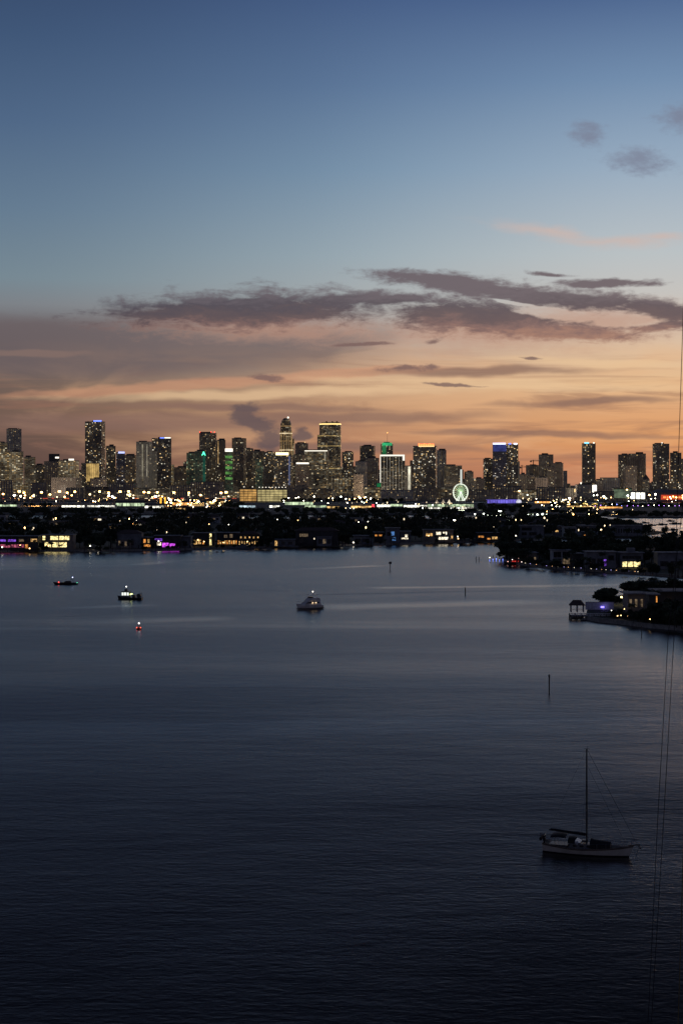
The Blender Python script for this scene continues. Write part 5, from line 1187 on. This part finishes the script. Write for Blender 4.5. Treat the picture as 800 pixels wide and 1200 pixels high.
def wire(a,c,r=.014,name='stay'):
    m_=[(a[i]+c[i])/2 for i in range(3)]; b=MB(); b.tube([a,c],r,4); return b.build(name,CANVAS,boat)
wire((.15,0,13.3),(xb+.5,0,zb+.15),.014); wire((.15,0,11.3),(xb-.9,0,zb),.010); wire((.05,0,13.3),(-5.4,0,1.3),.004)
for sgn in (-1,1):
    for xx in (-.5,.1,.6): wire((.1,sgn*.1,9.4 if xx!=.1 else 13.3),(xx,sgn*1.5,1.1),.004,'shroud')
b=MB(); b.tube([(xb-.6,0,zb-.02),(xb+.85,0,zb+.2)],.07,6); bs=b.build('bowsprit',TEAK,boat)
b=MB()
for sgn in (-1,1):
    b.tube([(xb-1.2,sgn*.62,zb-.05),(xb-1.15,sgn*.6,zb+.62),(xb-.2,sgn*.22,zb+.68),(xb+.55,0,zb+.70)],.022,5); b.tube([(xb-.2,sgn*.22,zb+.68),(xb-.25,sgn*.2,zb)],.02,5)
b.build('bow_pulpit',STEEL,boat)
b=MB(); b.tube([(xb+.75,0,zb+.15),(xb+.15,-.1,-.4)],.02,4); b.build('anchor_chain',ALU,boat)
b=MB(); b.tube([(xb+.55,-.08,zb+.1),(xb+.95,-.08,zb-.25)],.05,5); b.tube([(xb+.75,-.3,zb-.2),(xb+1.0,-.08,zb-.3),(xb+.75,.15,zb-.2)],.05,5); b.build('anchor',ALU,bs)
# fore-deck awning, dodger, bimini
b=MB(); rr=[]
for x,w0,h0 in ((.62,.95,2.02),(1.1,.98,1.92),(1.9,.9,1.84),(2.6,.78,1.78),(3.15,.62,1.74)):
    rr.append([(x,-w0,.95),(x,-w0*.96,h0-.38),(x,-w0*.35,h0-.04),(x,0,h0),(x,w0*.35,h0-.04),(x,w0*.96,h0-.38),(x,w0,.95)])
b.loft(rr,caps=True); b.build('foredeck_awning',CANVAS,boat)
b=MB(); rr=[]
for x,w0,h0 in ((-2.15,1.02,2.02),(-1.6,1.03,2.06),(-1.25,.98,1.98)):
    rr.append([(x,-w0,1.40),(x,-w0*.92,h0-.22),(x,-w0*.5,h0-.03),(x,0,h0),(x,w0*.5,h0-.03),(x,w0*.92,h0-.22),(x,w0,1.40)])
b.loft(rr); dod=b.build('dodger',CANVAS,boat)
b=MB(); b.add([(-1.25,-.98,1.42),(-1.25,.98,1.42),(-.62,.85,1.5),(-.62,-.85,1.5),(-1.25,-.90,1.78),(-1.25,.9,1.78)],[(3,2,5,4),(0,3,4),(1,5,2)]); b.build('windscreen',CLEAR,dod)
b=MB(); b.box(-1.05,-.85,-1.02,-.97,1.3,1.75); b.build('windscreen',CLEAR,dod)
b=MB(); rr=[]
for x,h0 in ((-4.35,2.22),(-3.7,2.34),(-3.0,2.36),(-2.4,2.28)): rr.append([(x,-1.15,h0-.25),(x,-.8,h0-.06),(x,0,h0),(x,.8,h0-.06),(x,1.15,h0-.25)])
b.loft(rr); bim=b.build('bimini',CANVAS,boat)
b=MB()
for x in (-4.2,-3.3,-2.5):
    for sgn in (-1,1): b.tube([(x,sgn*1.12,1.05),(x,sgn*1.12,2.05)],.02,5)
b.build('bimini_frame',STEEL,bim)
b=MB(); b.box(-4.6,-2.2,-1.0,1.0,.85,1.12); b.build('cockpit_coaming',CABIN,boat)
b=MB(); b.tube([(-3.9+.0,.36*math.cos(2*PI*k/14),1.55+.36*math.sin(2*PI*k/14)) for k in range(15)],.02,5); b.build('steering_wheel',STEEL,boat)
b=MB()
for sgn in (-1,1):
    b.tube([(-5.3,sgn*.95,1.1),(-5.35,sgn*.95,1.95),(-4.3,sgn*1.3,1.85),(-4.3,sgn*1.3,1.1)],.022,5)
b.tube([(-5.35,-.95,1.95),(-5.35,.95,1.95)],.022,5); b.build('stern_rail',STEEL,boat)
b=MB(); b.box(-5.35,-5.05,-1.0,-.7,1.5,2.1); b.box(-5.28,-5.12,-.93,-.77,1.05,1.5); b.build('spare_outboard',CANVAS,boat)
b=MB(); rr=[]
for k in range(7):
    a=-PI/2+PI*k/6; rr.append([(-5.62+.18*math.cos(q),1.15*math.sin(a),1.72+.20*math.sin(q)) for q in np.linspace(0,2*PI,9)[:-1]])
b.loft(rr,closed=True,caps=True); b.build('stern_dinghy',CANVAS,boat)
b=MB(); b.tube([(-5.3,.2,1.95),(-5.95,.2,2.05)],.05,5); b.tube([(-5.3,-.4,1.95),(-5.95,-.4,2.05)],.05,5); b.build('davit',CABIN,boat)
for k in range(8):
    x=-4.0+k*1.1; i=min(22,max(0,int((x+L/2)/L*22)))
    for sgn in (0,-1):
        p=rg[i][sgn]; b=MB(); b.tube([(p[0],p[1]*.96,p[2]),(p[0],p[1]*.96,p[2]+.62)],.013,4); b.build('stanchion',STEEL,boat)
b=MB()
for sgn in (0,-1): b.tube([(rg[i][sgn][0],rg[i][sgn][1]*.96,rg[i][sgn][2]+.6) for i in range(2,21,2)],.008,4)
b.build('lifeline',STEEL,boat)
b=MB(); b.box(-.45,.1,-.35,.3,1.5,1.78); b.build('deck_locker',CABIN,boat)

# ---- motor yacht under way
yx,yy=G(362.5,713.5); yt=empty('motor_yacht',(yx,yy,0),R(180+34),'pale flybridge motor yacht under way with a white mast light','motor yacht')
YW=mat('yacht_white',(.88,.82,.74),.35,scale=.5); YG=mat('yacht_glass',(.015,.017,.02),.1)
sh=lambda s:1.25+.75*s**1.6
rg=hullmesh(11.4,3.9,sh,-.6,rake=.9,n=18,transom=.92,full=2.4)
b=MB(); b.loft(rg); b.add(rg[0],[tuple(range(13))]); yh=b.build('hull',YW,yt,smooth=True); deckmesh(rg,.05).build('deck',YW,yt)
b=MB(); vs=[]
for sgn in (0,-1):
    b.loft([[(r[sgn][0],r[sgn][1]*1.01+(.02 if r[sgn][1]>0 else -.02),r[sgn][2]*.12+k) for k in (.0,.30)] for r in rg])
b.build('boot_stripe',HULLD,yh)
def house3(bm,x0,x1,w,z0,z1,f,a,k=.86): bm.add([(x0,-w,z0),(x1,-w*.85,z0),(x1,w*.85,z0),(x0,w,z0),(x0+a,-w*k,z1),(x1-f,-w*.8*k,z1),(x1-f,w*.8*k,z1),(x0+a,w*k,z1)],[(4,5,6,7),(0,1,5,4),(1,2,6,5),(2,3,7,6),(3,0,4,7)])
b=MB(); house3(b,-4.7,4.3,1.65,1.25,2.95,3.0,.5); cabn=b.build('cabin',YW,yt)
b=MB(); house3(b,-3.6,2.75,1.69,2.1,2.55,.85,.05,.95); b.build('window',YG,cabn)
for x in (-2.2,-.6): q=MB(); q.box(x,x+.7,-1.74,-1.66,2.05,2.45); q.box(x,x+.7,1.66,1.74,2.05,2.45); q.build('lit_window',glow('yacht_lamp',(1,.72,.42),1.2),cabn)
b=MB(); house3(b,-4.3,1.4,1.55,2.95,3.9,1.3,.5,1.0); fb=b.build('flybridge',YW,yt)
b=MB(); house3(b,-.8,.2,1.3,3.9,4.35,.5,.0,.9); b.build('windscreen',YG,fb)
b=MB()
for sx_ in (-2.7,-.3):
    for sy_ in (-1.25,1.25): b.tube([(sx_,sy_,3.85),(sx_-.15,sy_*.95,5.0)],.04,5)
b.build('top_frame',STEEL,fb); b=MB(); b.box(-3.3,.0,-1.4,1.4,5.0,5.14); b.build('hard_top',YW,fb)
b=MB(); b.tube([(-1.6,0,5.1),(-1.7,0,6.0)],.06,6); p=b.build('light_mast',STEEL,yt); q=MB(); q.ball((-1.7,0,6.1),.2,8,6); q.build('mast_light',glow('yacht_mast_light',(1,.9,.75),5),p)
b=MB()
for sgn in (-1,1): b.tube([(0.5,sgn*1.9,1.9),(2.2,sgn*1.6,2.5),(4.6,sgn*.8,2.75),(6.3,0,2.85)],.03,5); b.tube([(4.6,sgn*.8,2.75),(4.6,sgn*.8,1.9)],.025,4)
b.build('bow_rail',STEEL,yt); b=MB(); b.box(-6.4,-5.5,-1.7,1.7,.25,.4); b.build('swim_platform',TEAK,yt)
yt.scale=(.90,1.15,1.06)
# ---- dark speedboat
px_,py_=G(77.5,685); sp=empty('speedboat',(px_,py_,0),R(180+8),'low dark speedboat heading left with a blue-white stern light','speedboat')
rg=hullmesh(10.2,2.6,lambda s:.85+.35*s,-.4,rake=1.0,n=14,transom=.9,full=2.2); b=MB(); b.loft(rg); b.add(rg[0],[tuple(range(13))]); b.build('hull',HULLD,sp,smooth=True); deckmesh(rg,.03).build('deck',HULLD,sp)
b=MB(); house3(b,-2.6,1.4,1.05,.85,1.75,1.5,.1); c_=b.build('cabin',HULLD,sp); b=MB(); house3(b,-2.3,1.05,1.08,1.15,1.55,1.0,.05,.95); b.build('window',YG,c_)
b=MB(); 
for sgn in (-1,1): b.tube([(-3.6,sgn*1.05,.9),(-3.2,sgn*.95,2.45),(-2.2,sgn*.95,2.5)],.06,5)
b.box(-3.5,-1.9,-1.0,1.0,2.45,2.58); b.build('radar_arch',HULLD,sp)
b=MB(); b.tube([(-3.1,0,2.5),(-3.1,0,3.2)],.04,5); p=b.build('light_post',STEEL,sp); q=MB(); q.ball((-3.1,0,3.35),.19,8,6); q.build('stern_light',glow('stern_light',(.55,.6,1),7),p)
q=MB(); q.ball((3.3,.85,1.15),.2,8,6); q.build('port_light',glow('port_red',(1,.06,.04),7),sp); q=MB(); q.ball((-5.2,0,.75),.16,8,6); q.build('transom_light',glow('transom_green',(.15,1,.55),3.5),sp)
b=MB(); b.box(-5.6,-5.1,-.8,.8,-.2,.75); b.build('outdrive',HULLD,sp)
# ---- workboat with lit wheelhouse
tx,ty=G(153,702.5); tb=empty('workboat',(tx,ty,0),R(180-6),'stubby workboat with a white lit wheelhouse and dark aft deck','workboat')
rg=hullmesh(10,3.7,lambda s:.85+.75*max(0,s-.4)**1.5*2,-.6,rake=.4,n=14,transom=.9,full=2.6); b=MB(); b.loft(rg); b.add(rg[0],[tuple(range(13))]); b.build('hull',HULLD,tb,smooth=True); deckmesh(rg,.1).build('deck',HULLD,tb)
b=MB(); b.box(.1,3.4,-1.35,1.35,.8,3.25); wh=b.build('wheelhouse',H_GREY,tb); b=MB(); b.box(-.1,3.7,-1.55,1.55,3.25,3.4); b.build('roof',HULLD,wh)
lw=glow('wheelhouse_light',(.95,1,.9),1.2,.25,1.0)
for x in (.35,1.45,2.5):
    q=MB(); q.box(x,x+.75,-1.43,-1.36,1.85,2.95); q.box(x,x+.75,1.36,1.43,1.75,2.95); q.build('lit_window',lw,wh)
b=MB(); b.box(1.2,2.3,-.6,.6,3.4,4.3); b.build('upper_cabin',HULLD,tb); b=MB(); b.tube([(1.7,0,4.3),(1.7,0,5.1)],.07,6); p=b.build('light_mast',STEEL,tb); q=MB(); q.ball((1.7,0,5.25),.2,8,6); q.build('mast_light',glow('tug_mast_light',(1,.95,.85),6),p)
b=MB(); b.tube([(-3.6,-1.0,1.6),(-3.6,1.0,1.6)],.85,14); b.build('net_drum',HULLD,tb); b=MB(); b.box(-2.1,-1.0,-.9,.9,.75,1.9); b.build('winch_box',HULLD,tb)
b=MB(); 
for sgn in (-1,1): b.tube([(-4.7,sgn*1.5,.8),(-4.4,sgn*1.3,2.9)],.07,5)
b.tube([(-4.4,-1.3,2.9),(-4.4,1.3,2.9)],.07,5); b.build('gantry',HULLD,tb); q=MB(); q.ball((-.35,1.1,2.2),.24,8,6); q.ball((-.35,-1.1,2.2),.24,8,6); q.build('deck_light',glow('deck_light',(.9,1,.3),4.5),tb)
# ---- red lit buoy boat
bx_,by_=G(163,737.5); o=empty('lit_buoy',(bx_,by_,0),0,'squat red buoy with red lights and a white top lamp','buoy')
b=MB(); b.tube([(0,0,-.4),(0,0,.1),(0,0,.55),(0,0,.65)],[.75,.85,.85,.6],12); b.build('float',mat('buoy_red',(.25,.02,.02),.5),o)
for a in range(4): b=MB(); b.tube([(.55*math.cos(a*PI/2+.7),.55*math.sin(a*PI/2+.7),.6),(.25*math.cos(a*PI/2+.7),.25*math.sin(a*PI/2+.7),1.65)],.05,5); b.build('leg',mat('buoy_red',(.25,.02,.02),.5),o)
for sx_ in (-.62,.62): q=MB(); q.ball((sx_,-.62,.62),.13,7,5); q.build('side_light',glow('buoy_light',(1,.10,.05),7),o)
b=MB(); b.tube([(0,0,1.6),(0,0,1.75)],.42,10); b.build('platform',mat('buoy_red',(.25,.02,.02),.5),o); q=MB(); q.ball((0,0,1.95),.2,8,6); q.build('top_lamp',glow('buoy_top',(1,.9,.85),6),o)
# ---- channel markers
def marker(px,py,ytop,label,r=.14,board=None):
    x,y=G(px,py); h=Z(ytop,y); o=empty('channel_marker',(x,y,0),0,label,'channel marker'); b=MB(); b.tube([(0,0,-1.5),(0,0,h*.85),(0.03,0,h)],[r,r,r*.8],8); p=b.build('pile',M_TIMBER,o)
    if board:
        q=MB(); q.box(-board,board,-r-.09,-r-.01,h-board*1.5,h+.1); q.build('day_board',HULLD,o); q=MB(); q.box(-board,board,r+.01,r+.09,h-board*1.5,h+.1); q.build('day_board',HULLD,o)
    q=MB(); q.tube([(0.03,0,h),(0.03,0,h+.22)],[r*1.2,r*.6],8); q.build('cap',M_DARKM,o)
marker(643,812,791.5,'slim channel post standing alone above the sailboat',.15,.2); marker(457,668,658.5,'far channel marker with a dark board, nearest the wooded island',.18,.75); marker(544.8,697,689,'small leaning channel post between yacht and headland',.22)
marker(557.5,658,652.5,'left one of two thin piles off the headland tip',.2); marker(560.8,658,653,'right one of two thin piles off the headland tip',.2); marker(751,746,734,'pale-capped mooring post off the nearest shore',.13)
# ---- blue-lit pier and red-lit yacht at the headland tip
x0,y0=G(581,658.5); o=empty('lit_pier',(x0,y0,0),0,'little pier off the headland tip with posts lit blue','pier')
b=MB(); b.box(-4.2,4.2,-1.2,1.2,.9,1.1); b.build('deck',M_TIMBER,o)
for k in range(5):
    x=-4+k*2; b=MB(); b.tube([(x,0,-1.5),(x,0,3.2+(k%2)*.8)],.2,7); p=b.build('piling',M_TIMBER,o); q=MB(); q.tube([(x,-.02,.35),(x,-.02,1.5+(k%3)*.4)],.26,7); q.build('blue_light',glow('pier_blue',(.2,.28,1),1.6),p)
q=MB(); q.ball((-4,-.3,2.7),.28,7,5); q.build('pier_lamp',glow('pier_white',(1,.9,.7),5),o)
x0,y0=G(602,661.5); o=empty('moored_yacht',(x0,y0,0),R(180),'moored yacht washed in red light at the headland tip','motor yacht')
rg=hullmesh(9.5,3.2,lambda s:1.1+.5*s*s,-.5,rake=.6,n=12,transom=.9); b=MB(); b.loft(rg); b.add(rg[0],[tuple(range(13))]); b.build('hull',HULLD,o,smooth=True); deckmesh(rg).build('deck',HULLD,o)
b=MB(); house3(b,-3.2,2.0,1.3,1.1,2.7,1.2,.1); c_=b.build('cabin',mat('red_hull',(.3,.05,.05),.5),o); b=MB(); house3(b,-3.0,.4,1.2,3.6,3.75,.1,.1); b.build('hard_top',HULLD,o)
b=MB(); [b.tube([(xx,yy_,2.6),(xx,yy_,3.6)],.05,4) for xx in (-2.8,.1) for yy_ in (-1,1)]; b.build('top_frame',HULLD,o)
for x in (-2.4,-.8,.6): q=MB(); q.box(x,x+.8,1.24,1.34,1.7,2.2); q.build('red_window',glow('red_window',(1,.06,.05),.9,.4,.6),c_)
for k,(x,z) in enumerate([(3.8,1.8),(-4.3,1.6),(-2.5,3.9),(1.2,2.9)]): q=MB(); q.ball((x,1.0,z),.2,7,5); q.build('deck_light',glow('yacht_deck_light'+str(k%2),((1,.5,.4),(1,.85,.75))[k%2],4.5),o)
# ---- white cruiser at the far island quay
x0,y0=G(284,643.6); o=empty('moored_cruiser',(x0,y0,0),R(176),'long pale cruiser moored at the far island below the warm lit house','motor yacht')
rg=hullmesh(18,4.2,lambda s:1.4+.7*s*s,-.5,rake=1.2,n=12,transom=.9); b=MB(); b.loft(rg); b.add(rg[0],[tuple(range(13))]); b.build('hull',mat('cruiser_grey',(.22,.23,.27),.4),o,smooth=True); deckmesh(rg).build('deck',YW,o)
b=MB(); house3(b,-5.5,3.5,1.7,1.5,3.2,2.2,.4); c_=b.build('cabin',mat('cruiser_grey',(.22,.23,.27),.4),o); b=MB(); house3(b,-5,2.9,1.74,2.1,2.8,1.2,.1,.95); b.build('window',YG,c_)
# ---- boats in the inner lagoon
m_proto=None
for i,(px,py,rz,s,l) in enumerate([(755,613.2,10,1.0,'moored boat farthest left on the bright inner lagoon'),(763,616,-5,.9,'moored boat beside the thin mast on the inner lagoon'),(775,615.3,4,1.15,'moored boat at the middle of the inner lagoon'),(790.5,614.3,-8,1.3,'largest moored boat on the inner lagoon'),(788.5,621.5,15,.95,'moored sailing boat nearest the palms on the inner lagoon'),(758.5,618.5,20,.8,'little moored boat close to the dark landing on the inner lagoon'),(785,611,0,.9,'moored boat farthest out on the inner lagoon')]):
    if m_proto is None:
        o=empty('moored_boat',(0,0,0)); rg=hullmesh(11,3.2,lambda s_:1.1+.6*s_*s_,-.4,rake=.6,n=10,transom=.8); b=MB(); b.loft(rg); b.add(rg[0],[tuple(range(13))]); b.build('hull',HULLD,o,smooth=True); deckmesh(rg).build('deck',HULLD,o)
        b=MB(); house3(b,-3,2,1.1,1.1,2.2,1.0,.1); b.build('cabin',HULLD,o); b=MB(); b.tube([(.6,0,1.1),(.6,0,12.5)],[.16,.10],6); mm=b.build('mast',ALU,o); b=MB(); b.tube([(.5,0,2.6),(-3.9,0,2.8)],.18,6); b.build('boom',CANVAS,mm)
        m_proto=o; c_=o
    else: c_=copy_tree(m_proto)
    x,y=G(px,py); c_.location=(x,y,0); c_.rotation_euler=(0,0,R(rz)); c_.scale=(s,s,s*(1 if i in (1,4,6) else .8)); tag(c_,l,'boat','boats moored on the inner lagoon')
# dark landing stage with piles on the lagoon
x0,y0=G(766,628); o=empty('landing_stage',(x0,y0,0),R(8),'low dark landing stage with piles beside the inner lagoon','dock')
b=MB(); b.box(-9,9,-2,2,.8,1.1); b.build('deck',M_TIMBER,o)
for k in range(7): b=MB(); b.tube([(-8.5+k*2.8,-1.8,-1),(-8.5+k*2.8,-1.8,2.2+(k%3)*.8)],.22,6); b.build('piling',M_TIMBER,o)

# ================================================================ ropes hanging off the building, close to the viewer
ROPE=mat('rope_dark',(.03,.03,.03),.8,scale=40); ROPEY=mat('rope_yellow',(.20,.15,.06),.8,scale=40)
def rope(pts,d,r,m,label):
    b=MB(); b.tube([(X(px,d),d,Z(py,d)) for px,py in pts],r,6); o=b.build('rope',m); tag(o,label,'rope')
rope([(806,60),(801,330),(796.5,470),(794,545),(789.6,735),(777,960),(763,1192),(742,1500)],12,.0026,ROPE,'long thin dark rope running the full height at right, crossing the sky')
rope([(822,420),(800,585),(782.5,742),(770,960),(759.6,1180),(741,1500)],12.5,.0026,ROPE,'thin dark rope left of the full-height one, over the water only')
rope([(806,820),(799.5,1010),(797,1100),(794,1195),(786,1500)],12,.0035,ROPEY,'short yellowish rope at the lower right edge')
